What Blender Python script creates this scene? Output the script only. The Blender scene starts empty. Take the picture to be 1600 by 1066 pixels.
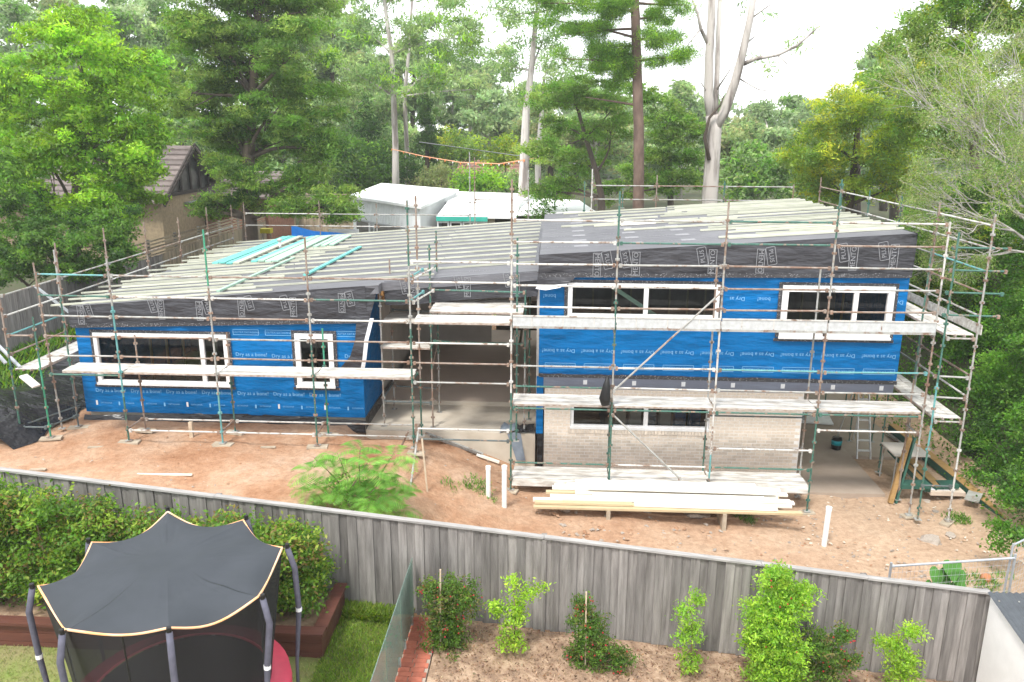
import bpy, bmesh, math, random
import numpy as np
from mathutils import Vector, Matrix

random.seed(7)
RNG = np.random.default_rng(11)
scene = bpy.context.scene
COL = scene.collection
R = math.radians

# ------------------------------------------------------------------ camera
CAM_H, FPX = 9.05, 1261.5
PITCH, YAW, ROLL = R(14.785), R(-2.99), R(0.254)
FW = Vector((math.sin(YAW) * math.cos(PITCH), math.cos(YAW) * math.cos(PITCH), -math.sin(PITCH)))
_rt = Vector((math.cos(YAW), -math.sin(YAW), 0))
_up = _rt.cross(FW)
RT = _rt * math.cos(ROLL) + _up * math.sin(ROLL)
UP = -_rt * math.sin(ROLL) + _up * math.cos(ROLL)
CP = Vector((0, 0, CAM_H))
cam = bpy.data.cameras.new('camera')
cam.sensor_width = 36
cam.lens = 36 * FPX / 1600
cam.clip_end = 3000
camo = bpy.data.objects.new('camera', cam)
m = Matrix((RT, UP, -FW)).transposed().to_4x4()
m.translation = CP
camo.matrix_world = m
COL.objects.link(camo)
scene.camera = camo

# ------------------------------------------------------------------ sky and light (bright overcast)
SUN_EL, SUN_AZ = R(58), R(205)          # azimuth from +Y clockwise: sun high behind the camera, a little to the left
world = bpy.data.worlds.new('World')
scene.world = world
world.use_nodes = True
wn, wl = world.node_tree.nodes, world.node_tree.links
wn.clear()
sky = wn.new('ShaderNodeTexSky')
sky.sky_type = 'NISHITA'
sky.sun_disc = False
sky.sun_elevation = SUN_EL
sky.sun_rotation = SUN_AZ
hs = wn.new('ShaderNodeMixRGB')                  # clear sky seen through an even, bright cloud cover
hs.inputs[0].default_value = 0.9
hs.inputs[2].default_value = (6.3, 6.4, 6.5, 1)
bg = wn.new('ShaderNodeBackground')
bg.inputs['Strength'].default_value = 0.12
wo = wn.new('ShaderNodeOutputWorld')
wl.new(sky.outputs[0], hs.inputs[1])
wl.new(hs.outputs[0], bg.inputs[0])
wl.new(bg.outputs[0], wo.inputs[0])
sun = bpy.data.lights.new('sun', 'SUN')
sun.energy = 1.5
sun.angle = R(10)
sun.color = (1, 0.965, 0.91)
suno = bpy.data.objects.new('sun', sun)
sd = Vector((math.sin(SUN_AZ) * math.cos(SUN_EL), math.cos(SUN_AZ) * math.cos(SUN_EL), math.sin(SUN_EL)))
suno.rotation_euler = sd.to_track_quat('Z', 'Y').to_euler()
suno.location = (0, 0, 60)
COL.objects.link(suno)
vs = scene.view_settings
vs.view_transform = 'Standard'
vs.look = 'None'
vs.exposure = 1.55
vs.gamma = 1
vs.use_curve_mapping = False

# ------------------------------------------------------------------ pixel -> place
def ray(x, y):
    return RT * ((x - 800) / FPX) - UP * ((y - 533) / FPX) + FW
def onY(x, y, Y):
    d = ray(x, y); return CP + d * (Y / d.y)
def onZ(x, y, Z):
    d = ray(x, y); return CP + d * ((Z - CAM_H) / d.z)
def onX(x, y, X):
    d = ray(x, y); return CP + d * (X / d.x)
def onP(x, y, a, b):
    d = ray(x, y); return CP + d * ((a - CAM_H) / (d.z - b * d.x))
def ppm(Y, z=4):                       # pixels per metre at a place
    return FPX / ((Vector((0, Y, z)) - CP).dot(FW))

# ------------------------------------------------------------------ materials
MAT = {}
def new_mat(name):
    mt = bpy.data.materials.new(name); mt.use_nodes = True
    nt = mt.node_tree; b = nt.nodes['Principled BSDF']
    MAT[name] = mt
    return mt, nt, nt.nodes, nt.links, b
def ramp(N, stops):
    r = N.new('ShaderNodeValToRGB')
    e = r.color_ramp.elements
    e[0].position, e[0].color = stops[0][0], (*stops[0][1], 1)
    e[1].position, e[1].color = stops[-1][0], (*stops[-1][1], 1)
    for p, c in stops[1:-1]:
        k = e.new(p); k.color = (*c, 1)
    return r
def noise(N, L, scale, detail=5, rough=.6, vec=None, coord='Object', stretch=None):
    tc = N.new('ShaderNodeTexCoord')
    n = N.new('ShaderNodeTexNoise')
    n.inputs['Scale'].default_value = scale; n.inputs['Detail'].default_value = detail
    n.inputs['Roughness'].default_value = rough
    src = tc.outputs[coord]
    if stretch:
        mp = N.new('ShaderNodeMapping'); mp.inputs['Scale'].default_value = stretch
        L.new(src, mp.inputs[0]); src = mp.outputs[0]
    L.new(src, n.inputs['Vector'])
    return n
def mat(name, c1, c2=None, scale=6, rough=.7, bump=0, bscale=None, metal=0, per_obj=0, stretch=None, coord='Object', spec=.3, lo=.35, hi=.65, third=None):
    mt, nt, N, L, b = new_mat(name)
    b.inputs['Roughness'].default_value = rough
    b.inputs['Metallic'].default_value = metal
    b.inputs['Specular IOR Level'].default_value = spec
    if c2 is None: c2 = tuple(v * .8 for v in c1)
    n = noise(N, L, scale, stretch=stretch, coord=coord)
    st = [(lo, c2), (hi, c1)]
    if third: st = [(lo, c2), ((lo + hi) / 2, c1), (hi, third)]
    r = ramp(N, st)
    L.new(n.outputs['Fac'], r.inputs[0])
    out = r.outputs[0]
    if per_obj:
        oi = N.new('ShaderNodeObjectInfo')
        mr = N.new('ShaderNodeMapRange')
        mr.inputs['To Min'].default_value = 1 - per_obj; mr.inputs['To Max'].default_value = 1 + per_obj
        L.new(oi.outputs['Random'], mr.inputs['Value'])
        h = N.new('ShaderNodeHueSaturation')
        L.new(mr.outputs[0], h.inputs['Value']); L.new(out, h.inputs['Color'])
        # grain differs from piece to piece
        w = N.new('ShaderNodeVectorMath'); w.operation = 'ADD'
        cx = N.new('ShaderNodeCombineXYZ')
        mu = N.new('ShaderNodeMath'); mu.operation = 'MULTIPLY'; mu.inputs[1].default_value = 57
        L.new(oi.outputs['Random'], mu.inputs[0]); L.new(mu.outputs[0], cx.inputs[0]); L.new(mu.outputs[0], cx.inputs[1])
        src = n.inputs['Vector'].links[0].from_socket
        L.new(src, w.inputs[0]); L.new(cx.outputs[0], w.inputs[1]); L.new(w.outputs[0], n.inputs['Vector'])
        out = h.outputs[0]
    L.new(out, b.inputs['Base Color'])
    if bump:
        n2 = noise(N, L, bscale or scale * 4, stretch=stretch, coord=coord)
        bp = N.new('ShaderNodeBump'); bp.inputs['Strength'].default_value = bump; bp.inputs['Distance'].default_value = .02
        L.new(n2.outputs['Fac'], bp.inputs['Height']); L.new(bp.outputs[0], b.inputs['Normal'])
    return mt
def scaffold_mat(name, paint, rustiness):
    mt, nt, N, L, b = new_mat(name)
    b.inputs['Roughness'].default_value = .55
    n = noise(N, L, 7, 6, .7, coord='Generated', stretch=(3, 3, 3))
    n = noise(N, L, 5, 6, .7)
    oi = N.new('ShaderNodeObjectInfo')
    cx = N.new('ShaderNodeCombineXYZ'); mu = N.new('ShaderNodeMath'); mu.operation = 'MULTIPLY'; mu.inputs[1].default_value = 91
    L.new(oi.outputs['Random'], mu.inputs[0])
    for i in range(3): L.new(mu.outputs[0], cx.inputs[i])
    w = N.new('ShaderNodeVectorMath')
    L.new(n.inputs['Vector'].links[0].from_socket, w.inputs[0]); L.new(cx.outputs[0], w.inputs[1]); L.new(w.outputs[0], n.inputs['Vector'])
    r = ramp(N, [(rustiness - .06, (.19, .115, .08)), (rustiness, (.25, .195, .155)), (rustiness + .05, paint), (.72, tuple(min(1, v * 1.25 + .05) for v in paint))])
    L.new(n.outputs['Fac'], r.inputs[0]); L.new(r.outputs[0], b.inputs['Base Color'])
    return mt

scaffold_mat('galv', (.30, .30, .28), .42)
scaffold_mat('white_steel', (.47, .46, .43), .40)
scaffold_mat('green', (.03, .11, .08), .41)
scaffold_mat('teal', (.09, .27, .27), .38)
scaffold_mat('bright_green', (.02, .22, .12), .34)
scaffold_mat('rust', (.25, .20, .165), .50)
scaffold_mat('dark_steel', (.07, .09, .09), .36)
mat('coupler', (.28, .23, .19), (.20, .11, .07), 20, .8, per_obj=.3)
mat('plank_steel', (.70, .69, .65), (.38, .345, .30), 2.4, .6, .15, 30, per_obj=.1, stretch=(1, 4, 4))
mat('plank_edge', (.45, .40, .36), (.27, .19, .14), 8, .7)
mat('toe_board', (.52, .54, .54), (.42, .43, .43), 9, .5, .1)
def wrap_mat(name, col, dark, rough, cr):
    mt, nt, N, L, b = new_mat(name)
    b.inputs['Roughness'].default_value = rough; b.inputs['Specular IOR Level'].default_value = .12 if 'blue' in name else .2 if 'roof' in name else .35
    n = noise(N, L, 1.1, 4, .5); r = ramp(N, [(.3, dark), (.7, col)])
    L.new(n.outputs['Fac'], r.inputs[0]); L.new(r.outputs[0], b.inputs['Base Color'])
    n2 = noise(N, L, 2.2, 3, .5, stretch=(.5, 1, 1.6)); bp = N.new('ShaderNodeBump')
    bp.inputs['Strength'].default_value = cr; bp.inputs['Distance'].default_value = .16
    L.new(n2.outputs['Fac'], bp.inputs['Height'])
    n3 = noise(N, L, 13, 3, .5, stretch=(1, 1, .25)); b2 = N.new('ShaderNodeBump')
    b2.inputs['Strength'].default_value = .25; b2.inputs['Distance'].default_value = .02
    L.new(n3.outputs['Fac'], b2.inputs['Height']); L.new(bp.outputs[0], b2.inputs['Normal']); L.new(b2.outputs[0], b.inputs['Normal'])
    return mt
wrap_mat('blue_wrap', (.001, .135, .375), (.001, .11, .315), .6, .8)
wrap_mat('black_membrane', (.05, .05, .057), (.036, .036, .042), .4, .9)
wrap_mat('roof_membrane', (.15, .15, .163), (.12, .12, .133), .55, .6)
wrap_mat('black_plastic', (.02, .02, .023), (.03, .03, .033), .22, 1.0)
wrap_mat('grey_flashing', (.17, .19, .24), (.145, .16, .205), .3, .3)
mat('print_pale', (.27, .275, .29), (.22, .225, .24), 12, .7)
mat('print_blue', (.22, .45, .70), (.15, .38, .64), 12, .7)
mat('print_roof', (.26, .26, .275), (.21, .21, .225), 12, .7)
mat('print_white', (.75, .76, .78), None, 12, .7)
def speck_mat():
    mt, nt, N, L, b = new_mat('tape_print')
    tc = N.new('ShaderNodeTexCoord'); v = N.new('ShaderNodeTexVoronoi'); v.inputs['Scale'].default_value = 32
    L.new(tc.outputs['Object'], v.inputs['Vector'])
    r = ramp(N, [(.16, (.5, .5, .52)), (.26, (.035, .035, .04))]); L.new(v.outputs['Distance'], r.inputs[0]); L.new(r.outputs[0], b.inputs['Base Color'])
    b.inputs['Roughness'].default_value = .5
speck_mat()
mat('white_frame', (.80, .80, .80), (.70, .69, .68), 5, .5)
mat('frame_timber', (.36, .24, .13), (.26, .16, .08), 7, .8, .2, 30, stretch=(1, 1, 8))
mat('orange_timber', (.50, .26, .09), (.38, .19, .06), 6, .7, .1)
mat('pale_batten', (.54, .545, .45), (.38, .39, .31), 4, .8, .2, 40, per_obj=.18, stretch=(.4, 4, 4))
mat('teal_timber', (.17, .50, .46), (.12, .40, .36), 3, .8, .2, 40, per_obj=.14, stretch=(.4, 4, 4))
mat('mint_timber', (.40, .58, .46), (.32, .48, .38), 3, .8, .2, 40, per_obj=.14, stretch=(.4, 4, 4))
mat('brick', (.75, .66, .56), (.63, .545, .45), 14, .9, .4, 60, per_obj=.13)
mat('mortar', (.86, .84, .81), (.76, .73, .70), 9, .95, .4, 40)
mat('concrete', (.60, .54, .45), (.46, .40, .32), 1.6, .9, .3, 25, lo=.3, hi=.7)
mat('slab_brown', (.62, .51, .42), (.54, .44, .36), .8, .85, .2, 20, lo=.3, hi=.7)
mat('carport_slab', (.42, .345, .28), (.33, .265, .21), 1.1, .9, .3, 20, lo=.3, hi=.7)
mat('bounce_ceiling', (.78, .76, .72), None, 2, .9)
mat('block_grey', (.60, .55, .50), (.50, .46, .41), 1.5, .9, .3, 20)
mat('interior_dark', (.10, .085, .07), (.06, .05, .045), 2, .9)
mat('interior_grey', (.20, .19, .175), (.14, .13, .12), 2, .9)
mat('stud', (.30, .28, .19), (.22, .19, .12), 4, .85)
mat('paling', (.31, .29, .275), (.105, .096, .09), 2.0, .92, .5, 22, per_obj=.30, stretch=(6, 6, .5), lo=.25, hi=.78)
mat('capping', (.38, .365, .35), (.25, .24, .23), 3, .9, .4, 26, stretch=(.5, 6, 6))
mat('old_paling', (.26, .24, .22), (.15, .135, .12), 3, .95, .4, 26, per_obj=.25, stretch=(6, 6, .5))
mat('brown_paling', (.36, .29, .21), (.23, .185, .13), 3, .95, .4, 26, per_obj=.25, stretch=(6, 6, .5))
mat('sleeper', (.12, .045, .032), (.085, .032, .024), 4, .55, .2, 20, stretch=(.5, 5, 5))
mat('paver', (.42, .135, .085), (.33, .10, .065), 8, .85, .2, 40, per_obj=.15)
mat('paver_joint', (.40, .33, .27), None, 20, .95)
mat('pvc', (.82, .82, .80), (.72, .71, .68), 6, .45)
mat('stake', (.56, .46, .34), (.44, .35, .25), 6, .9)
mat('fresh_pine', (.58, .47, .30), (.47, .37, .22), 2.5, .75, .1, 40, per_obj=.12, stretch=(.4, 5, 5))
mat('white_pine', (.80, .77, .70), (.68, .63, .54), 2.5, .75, .1, 40, per_obj=.08, stretch=(.4, 5, 5))
mat('sole_board', (.46, .40, .31), (.33, .27, .2), 5, .9, .2)
mat('steel_tube', (.50, .53, .56), (.40, .42, .45), 9, .4, metal=.5)
mat('ladder_alu', (.70, .70, .70), (.55, .55, .55), 9, .4, metal=.3)
mat('bucket_black', (.015, .015, .015), None, 9, .5)
mat('bucket_teal', (.02, .33, .40), None, 9, .4)
mat('beam_orange', (.40, .25, .10), (.30, .18, .07), 4, .8, .2, 30, stretch=(.5, 5, 5))
mat('beam_green', (.03, .12, .085), (.04, .10, .08), 6, .6)
mat('rock', (.46, .40, .34), (.33, .28, .235), 7, .95, .7, 14, per_obj=.25)
mat('tramp_canopy', (.043, .049, .058), (.037, .043, .05), 2, .8, .1, 90)
mat('tramp_trim', (.80, .38, .14), (.78, .52, .36), 3, .6)
mat('tramp_pole', (.10, .10, .135), (.075, .075, .10), 12, .75)
mat('tramp_pad', (.52, .055, .095), (.44, .045, .08), 4, .5)
mat('tramp_mat', (.018, .02, .024), None, 30, .6)
mat('shed_white', (.80, .80, .79), (.74, .74, .73), 3, .5)
mat('shed_roof', (.075, .085, .095), (.06, .066, .075), 3, .45)
mat('white_roof', (.82, .83, .83), (.76, .77, .77), 1, .5)
mat('clad_white', (.80, .82, .83), (.74, .76, .77), 2, .55)
mat('teal_fascia', (.05, .42, .33), None, 3, .6)
mat('old_brick', (.33, .26, .17), (.23, .175, .115), 6, .95, .5, 20)
mat('red_brick', (.30, .15, .10), (.21, .10, .07), 6, .95, .5, 20)
mat('roof_tile', (.17, .14, .13), (.12, .10, .09), 4, .9, .3, per_obj=.2)
mat('red_tile', (.30, .16, .13), (.23, .12, .10), 4, .9, .3, per_obj=.2)
mat('dark_timber', (.045, .035, .03), (.03, .024, .02), 6, .8)
mat('blue_tarp', (.01, .17, .55), (.008, .13, .45), 3, .4, .6, 5)
mat('yellow_plastic', (.62, .52, .02), None, 6, .5)
mat('grey_sheet', (.22, .26, .31), (.16, .19, .23), 4, .45, .5, 8)
mat('flag_orange', (.85, .22, .05), None, 6, .7)
mat('flag_white', (.8, .8, .8), None, 6, .7)
mat('cord', (.7, .35, .2), None, 6, .8)
mat('bark_gum', (.50, .46, .43), (.20, .17, .155), 1.3, .9, .5, 8, stretch=(1.6, 1.6, .22), lo=.40, hi=.54)
mat('bark_pine', (.20, .14, .11), (.11, .075, .06), 3, .95, .9, 9, stretch=(1, 1, .5))
mat('bark_dark', (.13, .10, .08), (.075, .06, .048), 4, .95, .8, 10, stretch=(1, 1, .3))
mat('bark_grey', (.50, .47, .44), (.36, .33, .30), 5, .95, .4, 14)
mat('twig_brown', (.22, .16, .10), (.15, .11, .07), 5, .95)
mat('stem_green', (.12, .22, .05), None, 6, .6)
mat('ear_leaf', (.09, .25, .045), (.07, .20, .035), 5, .4)
mat('terracotta', (.50, .22, .11), None, 7, .9)
def glass_mat(name, refl, tint, tr):
    mt, nt, N, L, b = new_mat(name)
    N.remove(b)
    t = N.new('ShaderNodeBsdfTransparent'); t.inputs[0].default_value = (*tint, 1)
    g = N.new('ShaderNodeBsdfGlossy'); g.inputs['Roughness'].default_value = .03
    g.inputs['Color'].default_value = (*refl, 1)
    mx = N.new('ShaderNodeMixShader'); fr = N.new('ShaderNodeFresnel'); fr.inputs[0].default_value = tr
    L.new(fr.outputs[0], mx.inputs[0]); L.new(t.outputs[0], mx.inputs[1]); L.new(g.outputs[0], mx.inputs[2])
    L.new(mx.outputs[0], N['Material Output'].inputs[0])
glass_mat('glass', (.8, .8, .8), (.80, .86, .84), 1.45)
glass_mat('pool_glass', (.8, .9, .85), (.86, .94, .90), 1.5)
def net_mat(name, col, alpha):
    mt, nt, N, L, b = new_mat(name)
    b.inputs['Base Color'].default_value = (*col, 1); b.inputs['Roughness'].default_value = .8
    t = N.new('ShaderNodeBsdfTransparent'); mx = N.new('ShaderNodeMixShader'); mx.inputs[0].default_value = alpha
    L.new(t.outputs[0], mx.inputs[1]); L.new(b.outputs[0], mx.inputs[2]); L.new(mx.outputs[0], N['Material Output'].inputs[0])
_n = MAT['pool_glass'].node_tree; _o = _n.nodes['Material Output']; _d = _n.nodes.new('ShaderNodeBsdfDiffuse'); _d.inputs[0].default_value = (.42, .56, .50, 1)
_m = _n.nodes.new('ShaderNodeMixShader'); _m.inputs[0].default_value = .22          # pale green diffuse painted in for light reflected off the glass
_s = _o.inputs[0].links[0].from_socket; _n.links.new(_s, _m.inputs[1]); _n.links.new(_d.outputs[0], _m.inputs[2]); _n.links.new(_m.outputs[0], _o.inputs[0])
net_mat('tramp_net', (.012, .012, .015), .78)
def leaf_mat(name, trans=.52, rough=.5):
    mt, nt, N, L, b = new_mat(name)
    a = N.new('ShaderNodeAttribute'); a.attribute_name = 'tint'
    L.new(a.outputs['Color'], b.inputs['Base Color']); b.inputs['Roughness'].default_value = rough
    b.inputs['Specular IOR Level'].default_value = .3
    t = N.new('ShaderNodeBsdfTranslucent'); h = N.new('ShaderNodeHueSaturation'); h.inputs['Value'].default_value = 1.5; h.inputs['Saturation'].default_value = 1.1
    L.new(a.outputs['Color'], h.inputs['Color']); L.new(h.outputs[0], t.inputs[0])
    mx = N.new('ShaderNodeMixShader'); mx.inputs[0].default_value = trans
    L.new(b.outputs[0], mx.inputs[1]); L.new(t.outputs[0], mx.inputs[2]); L.new(mx.outputs[0], N['Material Output'].inputs[0])
leaf_mat('leaf')
def dirt_mat():
    mt, nt, N, L, b = new_mat('dirt')
    b.inputs['Roughness'].default_value = .95; b.inputs['Specular IOR Level'].default_value = .1
    n = noise(N, L, .55, 8, .65); r = ramp(N, [(.30, (.32, .155, .08)), (.45, (.46, .265, .16)), (.56, (.52, .335, .22)), (.7, (.57, .41, .30))])
    L.new(n.outputs['Fac'], r.inputs[0])
    n2 = noise(N, L, 7, 6, .75); r2 = ramp(N, [(.35, (.45, .40, .36)), (.62, (1, 1, 1))])
    L.new(n2.outputs['Fac'], r2.inputs[0])
    mx = N.new('ShaderNodeMixRGB'); mx.blend_type = 'MULTIPLY'; mx.inputs[0].default_value = .5
    L.new(r.outputs[0], mx.inputs[1]); L.new(r2.outputs[0], mx.inputs[2])
    # reddish clay on the left, paler sand and rubble on the right: follows the place, not the light
    tc = N.new('ShaderNodeTexCoord'); sx = N.new('ShaderNodeSeparateXYZ'); L.new(tc.outputs['Object'], sx.inputs[0])
    mr = N.new('ShaderNodeMapRange'); mr.inputs['From Min'].default_value = -2; mr.inputs['From Max'].default_value = 7
    L.new(sx.outputs[0], mr.inputs['Value'])
    mx2 = N.new('ShaderNodeMixRGB'); mx2.inputs[2].default_value = (.57, .44, .32, 1)
    mu = N.new('ShaderNodeMath'); mu.operation = 'MULTIPLY'; mu.inputs[1].default_value = .6
    L.new(mr.outputs[0], mu.inputs[0]); L.new(mu.outputs[0], mx2.inputs[0]); L.new(r.outputs[0], mx2.inputs[1])
    L.new(mx2.outputs[0], mx.inputs[1]); L.new(mx.outputs[0], b.inputs['Base Color'])
    n3 = noise(N, L, 12, 8, .75); bp = N.new('ShaderNodeBump'); bp.inputs['Strength'].default_value = .8; bp.inputs['Distance'].default_value = .07
    n4 = noise(N, L, 2.6, 5, .6, stretch=(1, .6, 1)); b4 = N.new('ShaderNodeBump'); b4.inputs['Strength'].default_value = .4; b4.inputs['Distance'].default_value = .16
    L.new(n4.outputs['Fac'], b4.inputs['Height']); L.new(b4.outputs[0], bp.inputs['Normal'])
    L.new(n3.outputs['Fac'], bp.inputs['Height']); L.new(bp.outputs[0], b.inputs['Normal'])
dirt_mat()
mat('lawn_soil', (.16, .22, .045), (.22, .20, .09), 1.6, .95, .6, 30)
mat('mulch', (.30, .20, .135), (.19, .125, .085), 5, .95, .9, 30, third=(.42, .30, .21))
mat('undergrowth', (.05, .075, .025), (.07, .06, .035), 1.2, .95, .5, 6)

# ------------------------------------------------------------------ mesh helpers
class MB:
    def __init__(s): s.v, s.f, s.m, s.mats = [], [], [], []
    def mi(s, k):
        if k not in s.mats: s.mats.append(k)
        return s.mats.index(k)
    def face(s, pts, k):
        o = len(s.v); s.v += [tuple(p) for p in pts]; s.f.append(tuple(range(o, o + len(pts)))); s.m.append(s.mi(k))
    def hexa(s, p, k):                      # 8 points: bottom ring, top ring
        o = len(s.v); s.v += [tuple(q) for q in p]; i = s.mi(k)
        for f in ((0, 3, 2, 1), (4, 5, 6, 7), (0, 1, 5, 4), (1, 2, 6, 5), (2, 3, 7, 6), (3, 0, 4, 7)):
            s.f.append(tuple(o + a for a in f)); s.m.append(i)
        return s
    def box(s, x0, x1, y0, y1, z0, z1, k):
        return s.hexa(((x0, y0, z0), (x1, y0, z0), (x1, y1, z0), (x0, y1, z0), (x0, y0, z1), (x1, y0, z1), (x1, y1, z1), (x0, y1, z1)), k)
    def beam(s, a, b, w, h, k, up=(0, 0, 1)):   # box from a to b
        a, b = Vector(a), Vector(b); d = (b - a).normalized(); u = Vector(up)
        sd_ = d.cross(u)
        if sd_.length < 1e-4: sd_ = d.cross(Vector((1, 0, 0)))
        sd_.normalize(); u = sd_.cross(d); sd_ *= w / 2; u *= h / 2
        return s.hexa((a - sd_ - u, a + sd_ - u, b + sd_ - u, b - sd_ - u, a - sd_ + u, a + sd_ + u, b + sd_ + u, b - sd_ + u), k)
    def tube(s, path, rad, k, n=8, cap=True):
        path = [Vector(p) for p in path]
        if not hasattr(rad, '__len__'): rad = [rad] * len(path)
        o = len(s.v); i = s.mi(k); prev = None
        for j, p in enumerate(path):
            d = (path[min(j + 1, len(path) - 1)] - path[max(j - 1, 0)]).normalized()
            if prev is None:
                a = d.cross(Vector((0, 0, 1)))
                if a.length < .05: a = d.cross(Vector((1, 0, 0)))
            else:
                a = prev - d * prev.dot(d)
            a.normalize(); prev = a; b = d.cross(a)
            for q in range(n):
                t = 2 * math.pi * q / n
                s.v.append(tuple(p + (a * math.cos(t) + b * math.sin(t)) * rad[j]))
        for j in range(len(path) - 1):
            for q in range(n):
                s.f.append((o + j * n + q, o + j * n + (q + 1) % n, o + (j + 1) * n + (q + 1) % n, o + (j + 1) * n + q)); s.m.append(i)
        if cap:
            s.f.append(tuple(o + q for q in reversed(range(n)))); s.m.append(i)
            e = o + (len(path) - 1) * n
            s.f.append(tuple(e + q for q in range(n))); s.m.append(i)
        return s
    def mesh(s, name, centre=True, smooth=False):
        v = np.array(s.v, dtype=float)
        c = np.array([(v[:, 0].min() + v[:, 0].max()) / 2, (v[:, 1].min() + v[:, 1].max()) / 2, v[:, 2].min()]) if centre else np.zeros(3)
        me = bpy.data.meshes.new(name); me.from_pydata((v - c).tolist(), [], s.f)
        for k in s.mats: me.materials.append(MAT[k])
        me.polygons.foreach_set('material_index', s.m)
        if smooth:
            bm = bmesh.new(); bm.from_mesh(me); bmesh.ops.remove_doubles(bm, verts=bm.verts, dist=2e-4); bm.to_mesh(me); bm.free()
            me.polygons.foreach_set('use_smooth', [True] * len(me.polygons))
        return me, Vector(c)
    def build(s, name, parent=None, smooth=False):
        me, c = s.mesh(name, True, smooth)
        return put(name, me, c, parent)
def put(name, me, loc, parent=None, rot=None, scale=None):
    o = bpy.data.objects.new(name, me); COL.objects.link(o)
    if rot is not None or scale is not None or True:
        mw = Matrix.LocRotScale(Vector(loc), rot if rot is not None else Matrix.Identity(3).to_quaternion(), Vector(scale) if scale else Vector((1, 1, 1)))
    if parent:
        o.parent = parent; o.matrix_local = WORLD[parent.name].inverted() @ mw
    else:
        o.matrix_local = mw
    WORLD[o.name] = mw
    return o
WORLD = {}
def tag(o, label=None, cat=None, group=None, kind=None):
    if label: o['label'] = label
    if cat: o['category'] = cat
    if group: o['group'] = group
    if kind: o['kind'] = kind
    return o
def thing(name, label, cat, loc, group=None):
    o = bpy.data.objects.new(name, None); COL.objects.link(o); o.empty_display_size = .2
    o.location = loc; WORLD[o.name] = Matrix.Translation(Vector(loc))
    return tag(o, label, cat, group)
def jit(a): return random.uniform(-a, a)
def lerp(a, b, t): return a + (b - a) * t

_text = {}
def text_mesh(body, matname, size=1.0, bold=.0):
    key = (body, matname, size)
    if key in _text: return _text[key]
    cu = bpy.data.curves.new('t', 'FONT'); cu.body = body; cu.size = size; cu.align_x = 'CENTER'; cu.align_y = 'CENTER'; cu.offset = bold; cu.resolution_u = 2
    ob = bpy.data.objects.new('t', cu); COL.objects.link(ob)
    dg = bpy.context.evaluated_depsgraph_get()
    me = bpy.data.meshes.new_from_object(ob.evaluated_get(dg)); me.name = 'lettering'
    me.materials.clear(); me.materials.append(MAT[matname])
    bpy.data.objects.remove(ob)
    _text[key] = me
    return me
def letter(body, matname, size, loc, parent, rotz=0, flat=False, bold=0, slope=0):
    """print on a wall that faces -Y (flat=True: on a roof). rotz turns it in its own plane."""
    base = Matrix.Rotation(0 if flat else R(90), 3, 'X')
    rot = (base @ Matrix.Rotation(R(rotz), 3, 'Z'))
    if slope: rot = Matrix.Rotation(slope, 3, 'Y') @ rot
    return put('lettering', text_mesh(body, matname, size, bold), loc, parent, rot.to_quaternion())

# ------------------------------------------------------------------ terrain
SK = [(-60, 2.4), (-18, 2.4), (-16, 2.3), (-14.6, 1.55), (-13, 1.42), (-3.6, 1.42), (-2.7, 1.05), (-1.45, .6), (-.97, .38), (1.5, .3), (4, .12), (6.2, .02), (9.6, 0), (10.6, .15), (12, 1.5), (15, 3.0), (20, 3.4), (60, 3.4)]
def site_z(x): return float(np.interp(x, [k[0] for k in SK], [k[1] for k in SK]))
def fence_top(x): return 2.02 - .104 * x
def yard_z(x): return fence_top(max(-3.9, min(14, x))) - 1.93
FENCE_Y = 13.0
def smooth(t): t = max(0, min(1, t)); return t * t * (3 - 2 * t)
def ground_z(x, y):
    s, g = site_z(x), yard_z(x)
    a = smooth((y - (FENCE_Y + .1)) / 1.8)
    z = lerp(min(g, s), s, a) if y > FENCE_Y + .1 else g
    if y > 18.9 and -5.4 < x < -.3: z = lerp(z, min(z, 1.05), smooth((y - 18.9) / .7) * smooth((x + 5.4) / .5))
    if y > 20:
        far = 1.25
        z = lerp(z, min(far, z) if abs(x) < 10 else z, smooth((y - 20) / 3))
    if y > 40: z = lerp(z, 1.5, smooth((y - 40) / 20))
    return z
xs = np.concatenate([[-300, -220, -150, -90, -60, -40, -30, -24, -20], np.arange(-18, 18.01, .3), [20, 24, 30, 40, 60, 90, 150, 220, 300]])
ys = np.concatenate([[-40, -20, -5, 0, 4], np.arange(6, 26, .3), np.arange(26, 40, 1.0), [42, 46, 52, 60, 75, 100, 150, 220, 300, 420]])
V, Fc = [], []
for y in ys:
    for x in xs:
        n = 0
        if 13.3 < y < 19.5 and -17 < x < 10.5: n = .03 * math.sin(x * 2.1 + y * 1.7) + .02 * math.sin(x * 5.3 - y * 4.1) + jit(.018)
        V.append((x, y, ground_z(x, y) + n))
nx = len(xs)
for j in range(len(ys) - 1):
    for i in range(nx - 1):
        a = j * nx + i; Fc.append((a, a + 1, a + nx + 1, a + nx))
me = bpy.data.meshes.new('ground'); me.from_pydata(V, [], Fc); me.materials.append(MAT['dirt']); me.materials.append(MAT['undergrowth'])
me.polygons.foreach_set('use_smooth', [True] * len(Fc))
for p in me.polygons:
    c = p.center
    if c.y > 36 or c.x < -15.2 or c.x > 11.2: p.material_index = 1
tag(put('ground', me, (0, 0, 0)), kind='structure')

# ================================================================== the house under construction
WY = 19.9                                    # front wall plane
LA, LB = 5.567, .08302                       # left roof: z = LA + LB * X
RA, RB = 6.042, .0695                        # right roof
def lz(x): return LA + LB * x
def rz(x): return RA + RB * x
house = thing('house', 'blue wrapped house under construction with dark roof membrane and two wings', 'house', (-2, 24, 1.2))

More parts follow.
